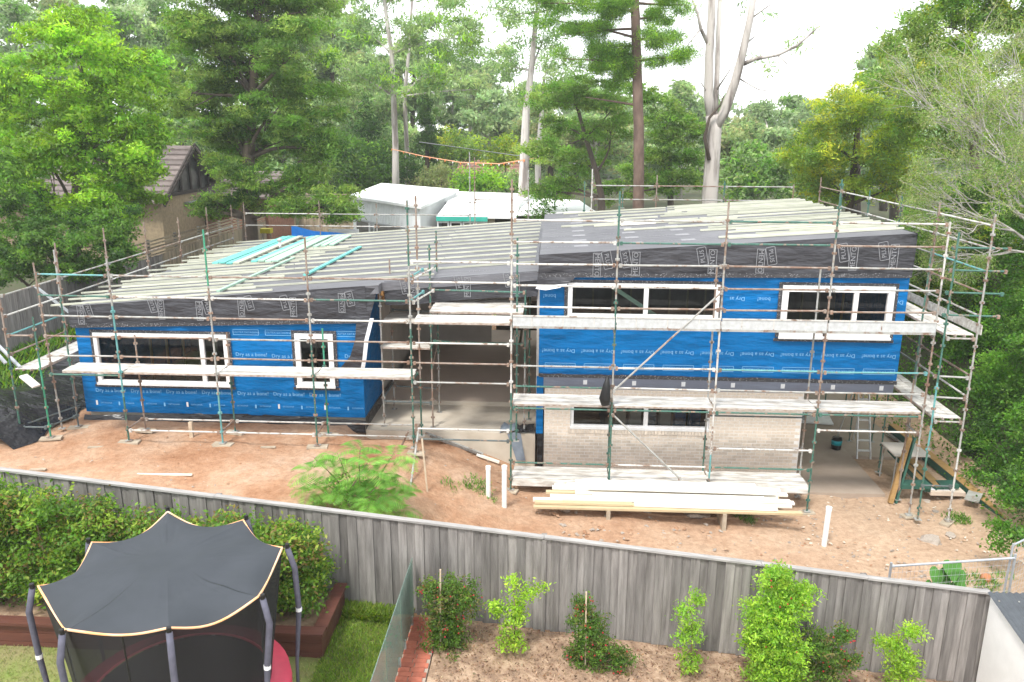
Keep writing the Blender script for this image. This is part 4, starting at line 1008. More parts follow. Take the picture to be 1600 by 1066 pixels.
def tints(n, pal, idx, var=.18):
    pal = np.array(pal); base = pal[idx % len(pal)]
    return np.clip(base * (1 + RNG.normal(size=(n, 1)) * var) * (1 + RNG.normal(size=(n, 3)) * .05), .004, .8)
def crown_leaves(lobes, dens, size, pal, clump=.5, flat=.7, up=.5, droop=0, asp=.4, per=40, shell=.45, sub=0):
    """lobes: (centre xyz, radii xyz). leaves sit in clumps; sub > 0 breaks each lobe into that many boughs with leafy tops"""
    Ps, Cs = [], []; tips = []; base = 0
    if sub:
        fine = []
        for c, r in lobes:
            d = unit(RNG.normal(size=(sub, 3)) + np.array([0, -.25, .15])); rad = RNG.uniform(.45, 1.0, sub)
            for q in range(sub):
                k = RNG.uniform(.30, .52); fine.append((np.array(c) + d[q] * rad[q] * np.array(r), np.array(r) * k * np.array([1.1, 1.1, .75]), c))
    else: fine = [(np.array(c), np.array(r), c) for c, r in lobes]
    for c, r, _ in fine:
        area = (r[0] * r[1] + r[0] * r[2] + r[1] * r[2]) * 4.2
        nc = max(3, int(area * dens / per)); d = unit(RNG.normal(size=(nc, 3)) + (np.array([0, 0, .55]) if sub else 0)); rad = RNG.random(nc) ** shell
        if not sub: d *= 1 + .22 * np.sin(d[:, :1] * 5 + base) * np.cos(d[:, 2:] * 4 + d[:, 1:2] * 3)
        cc = c + d * rad[:, None] * r
        k = RNG.integers(int(per * .5), int(per * 1.5), nc); idx = np.repeat(np.arange(nc), k)
        g = RNG.normal(size=(len(idx), 3)) * clump * .5; g[:, 2] *= flat
        Ps.append(cc[idx] + g); Cs.append(idx + base if not sub else np.full(len(idx), base) + idx % 3); tips.append(cc); base += nc
    P = np.concatenate(Ps); idx = np.concatenate(Cs); n = len(P)
    u, w = leaf_dirs(n, up, droop); s = size * RNG.uniform(.6, 1.35, (n, 1))
    perm = RNG.integers(0, 997, base + 4)
    T = tints(n, pal, perm[idx]); tw = np.clip(1 + .16 * RNG.normal(size=base + 4), .65, 1.45)[idx]
    if sub: tips = [np.concatenate(tips[q * sub:(q + 1) * sub]) for q in range(len(lobes))]
    return P, u * s, w * s * asp, T * tw[:, None], tips
def lob(px, py, Y, rx, ry, dy=0, rd=None):
    s = ppm(Y + dy, 6); p = onY(px, py, Y + dy); return ((p.x, p.y, p.z), (rx / s, (rd or min(rx, ry * 1.3)) / s, ry / s))
def bend(a, c, n=5, amt=.12):
    a, c = Vector(a), Vector(c); L_ = (c - a).length; o = Vector((jit(1), jit(1), jit(.6) + .3)) * L_ * amt
    return [a.lerp(c, t / n) + o * math.sin(math.pi * t / n) for t in range(n + 1)]
NLEAF = [0]
def make_tree(name, label, trunk_path, trunk_r, lobes, dens, size, pal, bark='bark_dark', group=None, limbs=True, cat='tree', twigs=4, **kw):
    kw.setdefault('up', .8)
    base = Vector(trunk_path[0]); t = thing(name, label, cat, base, group)
    b = MB(); n = len(trunk_path); rad = [lerp(trunk_r, trunk_r * .35, i / (n - 1)) for i in range(n)]; rad[0] *= 1.25
    b.tube(trunk_path, rad, bark, 10)
    if cat == 'tree' and size < .2: dens, size, kw['sub'], kw['clump'] = dens * 1.6, size * .71, kw.get('sub', 13), kw.get('clump', .5) * .45
    elif cat == 'tree': dens, size, kw['sub'], kw['clump'] = dens * 1.5, size * .8, kw.get('sub', 7), kw.get('clump', .5) * .6
    if size > .2: dens *= .66
    elif cat == 'bush': dens, size = dens * 1.6, size * .75
    P, U, W, T, tips = crown_leaves(lobes, dens, size, pal, **kw)
    NLEAF[0] += len(P)
    if limbs:
        for (c, r), tp in zip(lobes, tips):
            c = Vector(c); best = min(range(n), key=lambda i: (Vector(trunk_path[i]) - (c - Vector((0, 0, r[2])))).length)
            s = Vector(trunk_path[best]); rr = rad[best] * .5
            b.tube(bend(s, c, 5), [rr, rr * .8, rr * .65, rr * .5, rr * .4, rr * .28], bark, 6)
            for q in range(min(twigs, len(tp))):
                b.tube(bend(c.lerp(s, random.random() * .5), tp[random.randrange(len(tp))], 3), [rr * .3, rr * .22, rr * .15, rr * .06], bark, 4)
    b.build('trunk', t, True); leaves_object('crown', P, U, W, T, t)
    return t
G = dict(   # leaf colour palettes
    light=[(.115, .20, .022), (.14, .23, .028), (.09, .17, .02), (.10, .19, .03)],
    mid=[(.055, .115, .018), (.07, .135, .022), (.045, .095, .016), (.085, .15, .024)],
    dark=[(.028, .065, .014), (.038, .08, .016), (.022, .052, .012), (.05, .095, .018)],
    olive=[(.07, .12, .026), (.085, .135, .03), (.06, .105, .024), (.10, .15, .032)],
    gum=[(.085, .135, .05), (.11, .165, .062), (.07, .115, .044), (.13, .18, .07)],
    yellow=[(.17, .205, .022), (.125, .175, .022), (.18, .20, .026), (.09, .145, .02), (.11, .165, .022)],
    hedge=[(.04, .09, .012), (.06, .12, .016), (.10, .155, .022), (.05, .10, .014), (.13, .165, .03), (.035, .075, .012), (.09, .07, .025), (.055, .11, .015)],
    lime=[(.12, .205, .022), (.15, .23, .028), (.09, .165, .018)],
    far=[(.11, .16, .075), (.13, .185, .09), (.09, .135, .06), (.15, .20, .10)],
    fern=[(.08, .17, .03), (.105, .205, .04), (.06, .135, .025)],
    creeper=[(.035, .09, .012), (.05, .12, .015), (.065, .14, .018), (.028, .075, .01), (.042, .10, .013)],
    dull=[(.12, .145, .06), (.10, .125, .05), (.15, .165, .075)])

for k_ in G: G[k_] = [(r * 2.45, g * 2.3, b_ * 2.35) for r, g, b_ in G[k_]]

# ================================================================== front paling fence
fx0, fx1 = -12.5, 7.72
fence = thing('paling_fence', 'weathered grey paling fence running across the foreground', 'fence', (0, FENCE_Y, yard_z(0)))
b = MB(); b.box(-.080, .080, -.009, .009, 0, 1.86, 'paling'); pal_me = b.mesh('paling', False)[0]
x = fx0; i = 0
while x < fx1:
    w = random.choice([.93, .97, 1.0, 1.03]); h = 1 + jit(.006); w0 = w; w = w * 1.25 if i % 2 else w
    put('paling', pal_me, (x + .078 * w0, FENCE_Y + (.012 if i % 2 else -.012) + jit(.002), fence_top(x) - 1.895), fence, Matrix.Rotation(jit(.006), 3, 'Y').to_quaternion(), (w, 1, h))
    x += .156 * w0; i += 1
cuts = [fx0, -6.0, -.09, 3.75, 5.6, fx1 + .03]
for a, c in zip(cuts[:-1], cuts[1:]):
    b = MB(); b.beam((a, FENCE_Y, fence_top(a) - .005 + jit(.012)), (c - .008, FENCE_Y, fence_top(c) - .005), .115, .035, 'capping'); b.build('capping_rail', fence)
    b = MB(); b.beam((a, FENCE_Y + .055, fence_top(a) - .35), (c, FENCE_Y + .055, fence_top(c) - .35), .05, .09, 'old_paling'); b.beam((a, FENCE_Y + .055, fence_top(a) - 1.5), (c, FENCE_Y + .055, fence_top(c) - 1.5), .05, .09, 'old_paling'); b.build('rail', fence)
    b = MB(); b.box(c - .05, c + .05, FENCE_Y + .085, FENCE_Y + .185, ground_z(c, 13) - .1, fence_top(c) - .03, 'old_paling'); b.build('post', fence)
b = MB(); b.box(-.13, -.05, FENCE_Y - .045, FENCE_Y - .025, fence_top(0) - 1.9, fence_top(0) - .03, 'paling'); b.build('cover_strip', fence)

# ---- back yard ground sheets
def sheet(name, xr, yr, dz, k, nx=20, ny=12, wob=.01, zf=None):
    b = MB()
    zf = zf or (lambda x, y: yard_z(x))
    g = [[(x, y, zf(x, y) + dz + jit(wob)) for x in np.linspace(*xr, nx)] for y in np.linspace(*yr, ny)]
    for j in range(ny - 1):
        for i in range(nx - 1): b.face((g[j][i], g[j][i + 1], g[j + 1][i + 1], g[j + 1][i]), k)
    return tag(b.build(name, None, True), kind='structure')
sheet('lawn', (-14, -2.52), (4, FENCE_Y - .03), .03, 'lawn_soil', 40, 30, .008)
sheet('garden_bed', (-1.95, 7.55), (4, FENCE_Y - .03), .045, 'mulch', 50, 40, .02)
# paver edging
pv = tag(MB().box(-2.5, -1.97, 4, FENCE_Y - .05, yard_z(-2.2) - .1, yard_z(-2.2) + .035, 'paver_joint').build('path'), kind='structure')
b = MB(); b.box(-.112, .112, -.055, .055, 0, .045, 'paver'); pme = b.mesh('brick', False)[0]
y = FENCE_Y - .15; i = 0
while y > 9.6:
    for xx in (-2.36, -2.12): put('brick', pme, (xx + (.03 if i % 2 else -.02), y, yard_z(-2.2) + .012 + jit(.003)), pv)
    y -= .118; i += 1
# grass blades
def grass(name, label, xr, yr, n, h, pal, zf=None, cond=None):
    X = RNG.uniform(*xr, n); Y = RNG.uniform(*yr, n)
    if cond is not None: m_ = np.array([cond(a, c) for a, c in zip(X, Y)]); X, Y = X[m_], Y[m_]
    n = len(X); Z = np.array([(zf or ground_z)(a, c) for a, c in zip(X, Y)]); hh = h * RNG.uniform(.5, 1.3, n)
    a = RNG.uniform(0, 6.28, n); U = np.stack([np.cos(a) * hh * .45, np.sin(a) * hh * .45, hh * .5], 1); W = np.stack([-np.sin(a), np.cos(a), a * 0], 1) * (h * .11)
    P = np.stack([X, Y, Z], 1) + U
    return tag(leaves_object(name, P, U, W, tints(n, pal, RNG.integers(0, 99, n))), label, 'grass', kind='stuff')
LG = [(.17, .28, .03), (.22, .32, .04), (.26, .32, .06), (.14, .23, .03)]
grass('grass', 'green lawn between the planter and the glass fence', (-3.75, -2.5), (9.5, 12.95), 15000, .065, LG, lambda x, y: yard_z(x) + .03)
DG = [(.20, .24, .06), (.26, .26, .10), (.14, .20, .04), (.30, .27, .13)]
grass('grass', 'dry patchy lawn round the trampoline', (-10.5, -3.75), (7.5, 11.5), 16000, .05, DG, lambda x, y: yard_z(x) + .03)
# mulch chips
def chips(n, xr, yr, zf, pal, s, name, label):
    X = RNG.uniform(*xr, n); Y = RNG.uniform(*yr, n); Z = np.array([zf(a, c) for a, c in zip(X, Y)]) + .012
    u, w = leaf_dirs(n, 2.2); sz = s * RNG.uniform(.4, 1.5, (n, 1)); return tag(leaves_object(name, np.stack([X, Y, Z], 1), u * sz, w * sz * .35, tints(n, pal, RNG.integers(0, 99, n), .3)), label, 'mulch', kind='stuff')
chips(11000, (-1.9, 7.5), (9.6, 12.95), lambda x, y: yard_z(x) + .05, [(.27, .18, .12), (.36, .26, .18), (.17, .11, .075), (.42, .33, .24), (.30, .18, .11)], .026, 'mulch_chips', 'bark mulch strewn over the garden bed')

# ---- raised planter of stained sleepers, with its hedge
pz0 = yard_z(-3.7) - .02
planter = thing('planter', 'dark red stained timber sleeper planter along the fence', 'planter', (-6, 11.5, pz0))
PT = 1.02
for i in range(3):
    z0 = pz0 + i * (PT - pz0 - .05) / 3; z1 = z0 + (PT - pz0 - .05) / 3 - .008
    b = MB(); b.box(-12.5, -3.72, 11.44, 11.5, z0, z1, 'sleeper'); b.build('sleeper', planter)
    b = MB(); b.box(-3.78, -3.72, 11.505, 12.9, z0, z1, 'sleeper'); b.build('sleeper', planter)
b = MB(); b.box(-12.5, -3.68, 11.36, 11.58, PT - .05, PT, 'sleeper'); b.build('capping_board', planter)
b = MB(); b.box(-3.88, -3.66, 11.585, 12.92, PT - .05, PT + .002, 'sleeper'); b.build('capping_board', planter)
b = MB(); b.box(-12.4, -3.8, 11.52, 12.88, pz0, PT - .15, 'mulch'); b.build('soil', planter)
hx = [(-11.6, 3.25), (-10.6, 3.2), (-9.7, 3.12), (-8.8, 2.98), (-7.9, 2.82), (-7.0, 2.62), (-6.15, 2.5), (-5.35, 2.6), (-4.8, 2.5), (-4.4, 2.35)]
for i, (x, zt) in enumerate(hx):
    lobes = [((x + jit(.15), 12.3 + jit(.12), lerp(PT, zt, f)), (.58, .5, .42)) for f in (.16, .45, .72)]
    lobes.append(((x + jit(.3), 12.2, zt - .25), (.4, .4, .3))); lobes.append(((x, 12.0, 1.4), (.5, .33, .33)))
    make_tree('hedge_shrub', 'clipped hedge shrub in the planter, ' + ['at the far left edge', 'second from the left edge', 'third from the left edge', 'fourth from the left edge', 'behind the left canopy corner', 'behind the canopy left of its peak', 'behind the canopy peak', 'just right of the canopy peak', 'behind the right canopy corner', 'at the right end by the bare palings'][i], [(x, 12.2, PT - .2), (x + .03, 12.2, 1.8), (x, 12.15, zt - .4)], .035, lobes, 640, .041, G['hedge'], 'twig_brown', 'hedge shrubs in the planter', cat='shrub', clump=.22, per=30, asp=.5, up=.8, twigs=2, shell=.35)

# ---- trampoline
tz = yard_z(-5.2) + .03
tp = thing('trampoline', 'round trampoline with black shade canopy, netting and red safety pad', 'trampoline', (-5.15, 9.6, tz))
corner_px = [(262, 800), (380, 813), (441, 856), (404, 932), (264, 981), (105, 984), (59.5, 916), (143.5, 848)]
CZ = 3.25
cpts = [onZ(x, y, CZ) for x, y in corner_px]; cen = sum(cpts, Vector()) / 8
rimr, padz = 1.62, tz + .80
def ang(p): return math.atan2(p.y - cen.y, p.x - cen.x)
for p in cpts:
    a = ang(p); o = Vector((math.cos(a), math.sin(a), 0)); bot = Vector((cen.x, cen.y, 0)) + o * 1.58
    path = [Vector((bot.x, bot.y, tz)), Vector((bot.x, bot.y, padz)) + o * .02, Vector((bot.x, bot.y, padz + .9)) + o * .10, Vector((p.x, p.y, CZ - .35)) + o * .15, Vector((p.x, p.y, CZ - .02)) + o * .07]
    b = MB(); b.tube(path, [.025, .025, .042, .042, .040], 'tramp_pole', 10); pl = b.build('pole', tp, True)
    b = MB(); t = path[-1]; b.tube([t, t + Vector((0, 0, .07))], .03, 'bucket_black', 10); b.build('pole_cap', pl)
    b = MB(); q = path[2]; b.tube([q - Vector((0, 0, .03)), q + Vector((0, 0, .03))], .046, 'print_white', 10); b.build('strap', pl)
# canopy: stretched cloth with scalloped edge, sagging to the middle of each side
b = MB(); nu, nr = 128, 22
SAG = [.17, .10, .16, .20, .13, .26, .20, .17]
def edge_pt(t):
    i = int(t) % 8; f = t - int(t); a, c = cpts[i], cpts[(i + 1) % 8]; p = a.lerp(c, f); s = math.sin(math.pi * f)
    p = p.lerp(Vector((cen.x, cen.y, p.z)), .045 * s); p.z -= SAG[i] * s; return p
def can(t, r):
    i = int(t) % 8; f = t - int(t); e = edge_pt(t); flat_ = e.copy(); flat_.z = CZ
    c = Vector((cen.x, cen.y, CZ)); p = c.lerp(flat_, r); p.z += (e.z - CZ) * r ** 7
    rho = math.hypot(p.x - cen.x, p.y - cen.y) / 1.5
    p.z += .10 * (1 - min(1, rho) ** 2) - .07 * math.exp(-((rho - .6) / .3) ** 2) * (1 - r ** 6)
    near = min(f, 1 - f)                                   # folds fanning out of the pole tops
    p.z += .018 * math.sin(f * 34 + i * 2) * math.exp(-near * 5) * max(0, r - .3) * (1.02 - r) * 4
    p.z += .03 * math.sin(p.x * 1.9 + p.y * 4.0 + 1) * (1 - r ** 4) + .012 * math.sin(p.x * 8 - p.y * 5) * (1 - r ** 4) * (p.x - cen.x + 1.2) / 1.5
    return p
for i in range(nu):
    t0, t1 = i * 8 / nu, (i + 1) * 8 / nu - 1e-6
    for j in range(nr): b.face((can(t0, j / nr), can(t0, (j + 1) / nr), can(t1, (j + 1) / nr), can(t1, j / nr)), 'tramp_canopy')
cano = b.build('canopy', tp, True)
b = MB(); b.tube([edge_pt(i * 8 / 96 % 8) for i in range(97)], .016, 'tramp_trim', 6, False); b.build('trim', cano)
b = MB()
for i in range(8): b.tube([cpts[i], cpts[i] + Vector((math.cos(ang(cpts[i])), math.sin(ang(cpts[i])), 0)) * .09], .008, 'bucket_black', 5)
b.build('tie', cano)
b = MB()
N_ = 48
def ring(r, z, i): a = 6.2832 * i / N_; return Vector((cen.x + r * math.cos(a), cen.y + r * math.sin(a), z))
for i in range(N_): b.face((ring(1.20, padz + .02, i), ring(1.50, padz, i), ring(1.50, padz, i + 1), ring(1.20, padz + .02, i + 1)), 'tramp_pad'); b.face((ring(1.50, padz, i), ring(1.52, padz - .14, i), ring(1.52, padz - .14, i + 1), ring(1.50, padz, i + 1)), 'tramp_pad')
b.build('safety_pad', tp, True)
b = MB(); b.face([ring(1.21, padz + .0, i) for i in range(N_)], 'tramp_mat'); b.build('jumping_mat', tp)
b = MB(); b.tube([ring(1.46, padz - .06, i) for i in range(N_ + 1)], .03, 'galv', 8, False)
b.build('frame_ring', tp)
for q in range(4):
    a = q * math.pi / 2 + .4; b = MB()
    for da in (-.3, .3): b.tube([(cen.x + 1.46 * math.cos(a + da), cen.y + 1.46 * math.sin(a + da), padz - .06), (cen.x + 1.5 * math.cos(a + da * .8), cen.y + 1.5 * math.sin(a + da * .8), tz + .03)], .025, 'galv', 8)
    b.tube([(cen.x + 1.5 * math.cos(a - .24), cen.y + 1.5 * math.sin(a - .24), tz + .03), (cen.x + 1.5 * math.cos(a + .24), cen.y + 1.5 * math.sin(a + .24), tz + .03)], .025, 'galv', 8); b.build('leg', tp)
b = MB()
for i in range(64):
    t0, t1 = i / 8, (i + 1) / 8 - 1e-6; e0, e1 = edge_pt(t0), edge_pt(t1); a0, a1 = ang(e0), ang(e1)
    l0, l1 = (Vector((cen.x + 1.24 * math.cos(a), cen.y + 1.24 * math.sin(a), padz + .03)) for a in (a0, a1))
    b.face((l0, l1, e1, e0), 'tramp_net')
net = b.build('safety_net', tp, True)
for t in (1.5, 2.6, 4.5, 5.5):
    e = edge_pt(t); a = ang(e); b = MB(); b.tube([e, (cen.x + 1.23 * math.cos(a), cen.y + 1.23 * math.sin(a), padz + .03)], .012, 'bucket_black', 5); b.build('net_seam', net)

# ---- frameless glass pool fence beside the paver path
gz = yard_z(-2.4)
for i, (y0, y1) in enumerate(((12.9, 11.75), (11.72, 10.55), (10.52, 9.4))):
    gp = thing('glass_panel', ['frameless glass fence panel nearest the paling fence', 'frameless glass fence panel in the middle of the row', 'frameless glass fence panel nearest the bottom edge'][i], 'glass panel', (-2.45, (y0 + y1) / 2, gz), 'glass fence panels')
    b = MB(); b.box(-2.456, -2.444, y1, y0, gz + .08, gz + 1.25, 'pool_glass'); b.build('pane', gp)
    for yy_ in (lerp(y0, y1, .2), lerp(y0, y1, .8)):
        b = MB(); b.box(-2.475, -2.425, yy_ - .025, yy_ + .025, gz + .03, gz + .2, 'galv'); b.build('spigot', gp)

# ---- garden shrubs before the fence
def shrub(name, label, px, base_y, top_y, wpx, pal, dens, size, berries=0, stake=None, lobes_px=None, Y=12.2):
    z = yard_z(onY(px, base_y, Y).x) + .04; bp = onY(px, base_y, Y); bp.z = z; top = onY(px, top_y, Y)
    s = ppm(Y, 1); lobes = [lob(x, y, Y, rx * 1.12, ry * 1.12) for x, y, rx, ry in lobes_px]
    t = make_tree(name, label, [bp, bp.lerp(top, .5) + Vector((.04, 0, 0)), top - Vector((0, 0, .15))], .016, lobes, dens * (2.7 if berries > 50 else 3.0), size * 1.12, pal, 'twig_brown', None, cat='shrub', clump=.11, per=16, asp=.42, up=.6, twigs=6, shell=.7 if berries > 50 else .55)
    if berries:
        bm = MB(); P = []
        for c, r in lobes:
            for q in range(int(berries * .45 / len(lobes))):
                d = Vector((random.gauss(0, 1), random.gauss(0, 1) - .8, random.gauss(0, 1))).normalized(); p = Vector(c) + Vector((d.x * r[0], d.y * r[1], d.z * r[2])) * random.uniform(.75, 1.05)
                bm.tube([p - Vector((0, 0, .014)), p, p + Vector((0, 0, .014))], [.006, .017, .006], 'berry', 5)
        tag(bm.build('berries', t), kind='stuff')
    if stake:
        a = onY(stake[0], stake[2], Y - .1); c = onY(stake[0], stake[1], Y - .1); a.z = z - .05; bm = MB(); bm.tube([a, c], .014, 'stake', 8)
        tag(bm.build('garden_stake', None), stake[3], 'stake')
    return t
mat('berry', (.42, .02, .03), (.30, .015, .02), 20, .5)
RG = [(.09, .18, .03), (.12, .22, .035), (.16, .25, .04), (.07, .145, .025), (.10, .19, .03), (.19, .17, .06)]
shrub('lilly_pilly', 'bushy shrub with red berries beside the brick path', 692, 1035, 900, 100, RG, 560, .026, 130, (688, 890, 1000, 'thin pale stake in the berry shrub beside the brick path'), [(700, 925, 48, 26), (725, 940, 28, 28), (690, 960, 30, 25), (695, 1000, 38, 32), (700, 975, 30, 30), (675, 920, 22, 14)])
shrub('lilly_pilly', 'airy bright green shrub with bare stems, second from the brick path', 802, 1025, 905, 80, G['lime'], 260, .03, 0, None, [(800, 910, 12, 18), (775, 950, 14, 22), (825, 925, 18, 16), (805, 960, 24, 20), (800, 995, 26, 20), (845, 915, 10, 8)])
shrub('lilly_pilly', 'upright shrub with red berries standing mid fence', 925, 1085, 935, 100, RG, 560, .026, 110, (916, 925, 1000, 'thin pale stake in the mid fence berry shrub'), [(912, 945, 18, 16), (922, 975, 32, 24), (925, 1005, 34, 28), (925, 1045, 42, 30), (965, 1030, 26, 22), (900, 1020, 18, 18)])
shrub('lilly_pilly', 'slim airy green shrub right of the mid fence berry shrub', 1078, 1060, 915, 50, G['light'], 300, .028, 0, None, [(1090, 935, 14, 16), (1070, 960, 18, 16), (1082, 985, 22, 16), (1065, 1000, 14, 14), (1078, 1030, 18, 24)])
shrub('lilly_pilly', 'largest shrub, bright lime green, rising to the fence top', 1215, 1090, 885, 120, G['lime'] + G['light'], 640, .028, 40, None, [(1215, 905, 24, 24), (1225, 940, 42, 28), (1200, 970, 40, 30), (1250, 930, 26, 20), (1215, 1010, 48, 34), (1215, 1055, 50, 34), (1180, 1000, 26, 26)])
shrub('lilly_pilly', 'low dark berry shrub leaning right of the largest lime shrub', 1285, 1085, 985, 90, RG, 560, .025, 60, None, [(1285, 1010, 34, 26), (1320, 995, 16, 18), (1290, 1045, 40, 30), (1330, 1030, 18, 16)])
shrub('lilly_pilly', 'rightmost airy yellow green shrub nearest the white shed', 1405, 1085, 975, 90, G['lime'], 340, .027, 0, None, [(1425, 985, 22, 14), (1395, 1010, 22, 18), (1410, 1035, 32, 22), (1375, 1000, 10, 10), (1408, 1060, 30, 16)])
# weeds at the foot of the fence and on the dirt
grass('grass', 'weeds growing at the fence foot beside the planter', (-3.7, -2.55), (12.6, 12.97), 2600, .16, LG, lambda x, y: yard_z(x) + .02)
def blob(cx, cy, r): return lambda x, y: (x - cx) ** 2 + (y - cy) ** 2 < r * r * random.random() * (.7 + .6 * math.sin(x * 5 + y * 3))
for px, py, r, n, lab in ((735, 758, .7, 1500, 'tuft of green weeds behind the two white pipes'), (1160, 812, .35, 900, 'small weed patch below the right end of the boards'), (1500, 812, .4, 1300, 'green weed patch beside the corner scaffold pole'), (1545, 908, .6, 1300, 'weeds behind the temporary fence rail'), (905, 790, .2, 300, 'tiny weed tuft below the left of the boards')):
    p = onZ(px, py, site_z(onZ(px, py, .2).x)); grass('grass', lab, (p.x - r, p.x + r), (p.y - r, p.y + r), n, .10, G['creeper'] + G['mid'], None, blob(p.x, p.y, r))

# ---- feathery jacaranda sapling behind the fence
jc = thing('jacaranda_sapling', 'bright green feathery sapling growing behind the fence', 'sapling', (-4.1, 15.0, ground_z(-4.1, 15)))
b = MB(); Pj, Uj, Wj, Ij = [], [], [], []
jz = ground_z(-4.1, 15)
heads = [(490, 715, .0), (527, 708, .3), (563, 698, .2), (575, 722, -.3), (617, 705, .2), (590, 760, -.4), (540, 760, -.3), (515, 760, .1), (620, 750, .0), (560, 745, .0), (600, 735, .3), (490, 755, .2), (545, 740, .4), (580, 775, -.5), (620, 775, -.2)]
for hi, (px, py, dy) in enumerate(heads):
    hp = onY(px, py, 15.0 + dy); base = Vector((-4.1 + jit(.25), 15 + dy * .4, jz)); path = bend(base, hp, 4, .05); b.tube(path, [.02, .017, .014, .011, .006], 'twig_brown', 6)
    for k in range(7):
        a = 6.28 * k / 7 + jit(.3); L_ = random.uniform(.38, .62); start = Vector(path[-1]) - Vector((0, 0, random.random() * .35)); rise = random.uniform(.15, .5)
        prev = start; nseg = 16; side = Vector((-math.sin(a), math.cos(a), 0))
        for q in range(1, nseg + 1):
            f = q / nseg; p = start + Vector((math.cos(a) * L_ * f, math.sin(a) * L_ * f, rise * f - (.35 + rise) * f * f * 1.1 * L_)); d = (p - prev).normalized(); prev = p
            wl = .13 * math.sin(math.pi * (.12 + .8 * f)) ** .7
            for s_ in (-1, 1):
                u = (side * s_ + d * .35).normalized() * wl + Vector((0, 0, -.25 * wl)); Pj.append(p + u); Uj.append(u); Wj.append(d * .013); Ij.append(hi * 7 + k)
n = len(Pj); b.build('trunk', jc, True)
leaves_object('crown', np.array([tuple(p) for p in Pj]), np.array([tuple(p) for p in Uj]), np.array([tuple(p) for p in Wj]), tints(n, G['fern'], np.array(Ij), .12), jc)
P, U, W, T, _ = crown_leaves([((-4.15, 15, jz + .45), (.45, .4, .3)), ((-3.8, 15, jz + .4), (.4, .35, .25))], 300, .04, G['mid'] + G['fern'], clump=.2, per=25); leaves_object('lower_leaves', P, U, W, T, jc)

# ---- big-leaved plant by the temporary fence
ee = thing('elephant_ear', 'large leaved green plant by the temporary fence', 'plant', onZ(1475, 915, 0))
ex, ey = onY(1475, 905, 14.6).x, 14.6; ez = ground_z(ex, ey)
for k, (dx, dz, sc, lean) in enumerate(((-.25, .75, .42, -.5), (.05, .95, .45, .1), (.3, .7, .4, .6), (-.05, .6, .38, -.1), (.15, .5, .36, .3), (.42, .45, .3, .8), (-.35, .45, .3, -.8))):
    st = MB(); tip = Vector((ex + dx * .7, ey + jit(.1), ez + dz)); st.tube(bend((ex, ey, ez), tip, 4, .08), [.022, .018, .014, .012, .01], 'stem_green' if 'stem_green' in MAT else 'beam_green', 6)
    st.build('stem', ee)
    bl = MB(); nL = 9; rim = []
    def lp(u, v): return tip + Vector((u * sc * 1.2 * math.cos(lean * .7) + v * sc * math.sin(lean) * -.35, -.25 * sc + v * .35 * sc + abs(u) * .25 * sc, v * sc * .9 + u * math.sin(lean) * .3 * sc))
    prof = [(.0, .10), (.14, .24), (.27, .20), (.34, .05), (.33, -.12), (.27, -.32), (.18, -.50), (.08, -.66), (.0, -.78)]
    for (u0, v0), (u1, v1) in zip(prof[:-1], prof[1:]):
        for sg in (-1, 1):
            q = (lp(0, v0 if v0 < .1 else .10) , lp(sg * u0, v0), lp(sg * u1, v1), lp(0, v1 if v1 < .1 else .10)); bl.face(q if sg > 0 else q[::-1], 'ear_leaf')
    bl.build('leaf', ee)
p = onZ(1540, 907, 0); b = MB(); b.tube([(p.x, p.y, -.05), (p.x, p.y, .05), (p.x, p.y, .12), (p.x, p.y, .16)], [.08, .11, .09, .02], 'terracotta', 12); tag(b.build('orange_ball', None, True), 'orange rounded lump lying among weeds by the temporary fence', 'ball')

# ---- temporary mesh fence
tf = thing('temporary_fence', 'low galvanised temporary fence panel beside the big leaved plant', 'fence', onY(1480, 900, 14.0))
a0, a1 = onY(1392, 885, 14.0), onY(1586, 872, 14.3)
b = MB(); b.tube([a0, a1], .024, 'steel_tube', 10); b.build('top_rail', tf)
b = MB(); b.tube([a0 + Vector((0, 0, .08)), Vector((a0.x, a0.y, -.15))], .024, 'steel_tube', 10); b.build('post', tf)
b = MB(); b.tube([a1 + Vector((0, 0, .08)), Vector((a1.x, a1.y, -.15))], .024, 'steel_tube', 10); b.build('post', tf)
b = MB()
for i in range(1, 30):
    p = a0.lerp(a1, i / 30); b.tube([p, (p.x, p.y, -.1)], .0022, 'steel_tube', 4, False)
for j in range(1, 6): b.tube([a0 - Vector((0, 0, j * .14)), a1 - Vector((0, 0, j * .14))], .0022, 'steel_tube', 4, False)
b.build('wire_mesh', tf)
def panel(name, label, p, q, h, lean=(0, 0)):
    t = thing(name, label, 'fence panel', p); up = Vector((lean[0], lean[1], h)); p, q = Vector(p), Vector(q)
    for a, c in ((p, p + up), (q, q + up)): b = MB(); b.tube([a, c], .022, 'steel_tube', 10); b.build('post', t)
    for z in (.12, .98): b = MB(); b.tube([p + up * z, q + up * z], .02, 'steel_tube', 8); b.build('rail', t)
    b = MB(); n = int((q - p).length / .09)
    for i in range(1, n): b.tube([p.lerp(q, i / n) + up * .12, p.lerp(q, i / n) + up * .98], .0022, 'steel_tube', 4, False)
    for i in range(1, 12): b.tube([p + up * (.12 + .86 * i / 12), q + up * (.12 + .86 * i / 12)], .0022, 'steel_tube', 4, False)
    b.build('wire_mesh', t); return t
p0 = onY(1572, 900, 14.3); q0 = Vector((p0.x + 1.6, 15.3, p0.z))
panel('temporary_fence', 'upright galvanised mesh panel at the right edge of the site', (p0.x, p0.y, -.1), (q0.x, q0.y, .0), 1.55, (.06, .05))
panel('temporary_fence', 'second upright mesh panel just before the right edge one', (p0.x + .25, p0.y - .35, -.25), (q0.x + .3, q0.y - .9, -.1), 1.5, (.1, .0))
pa, pb = onY(1530, 765, 20.0), onY(1552, 715, 20.0)
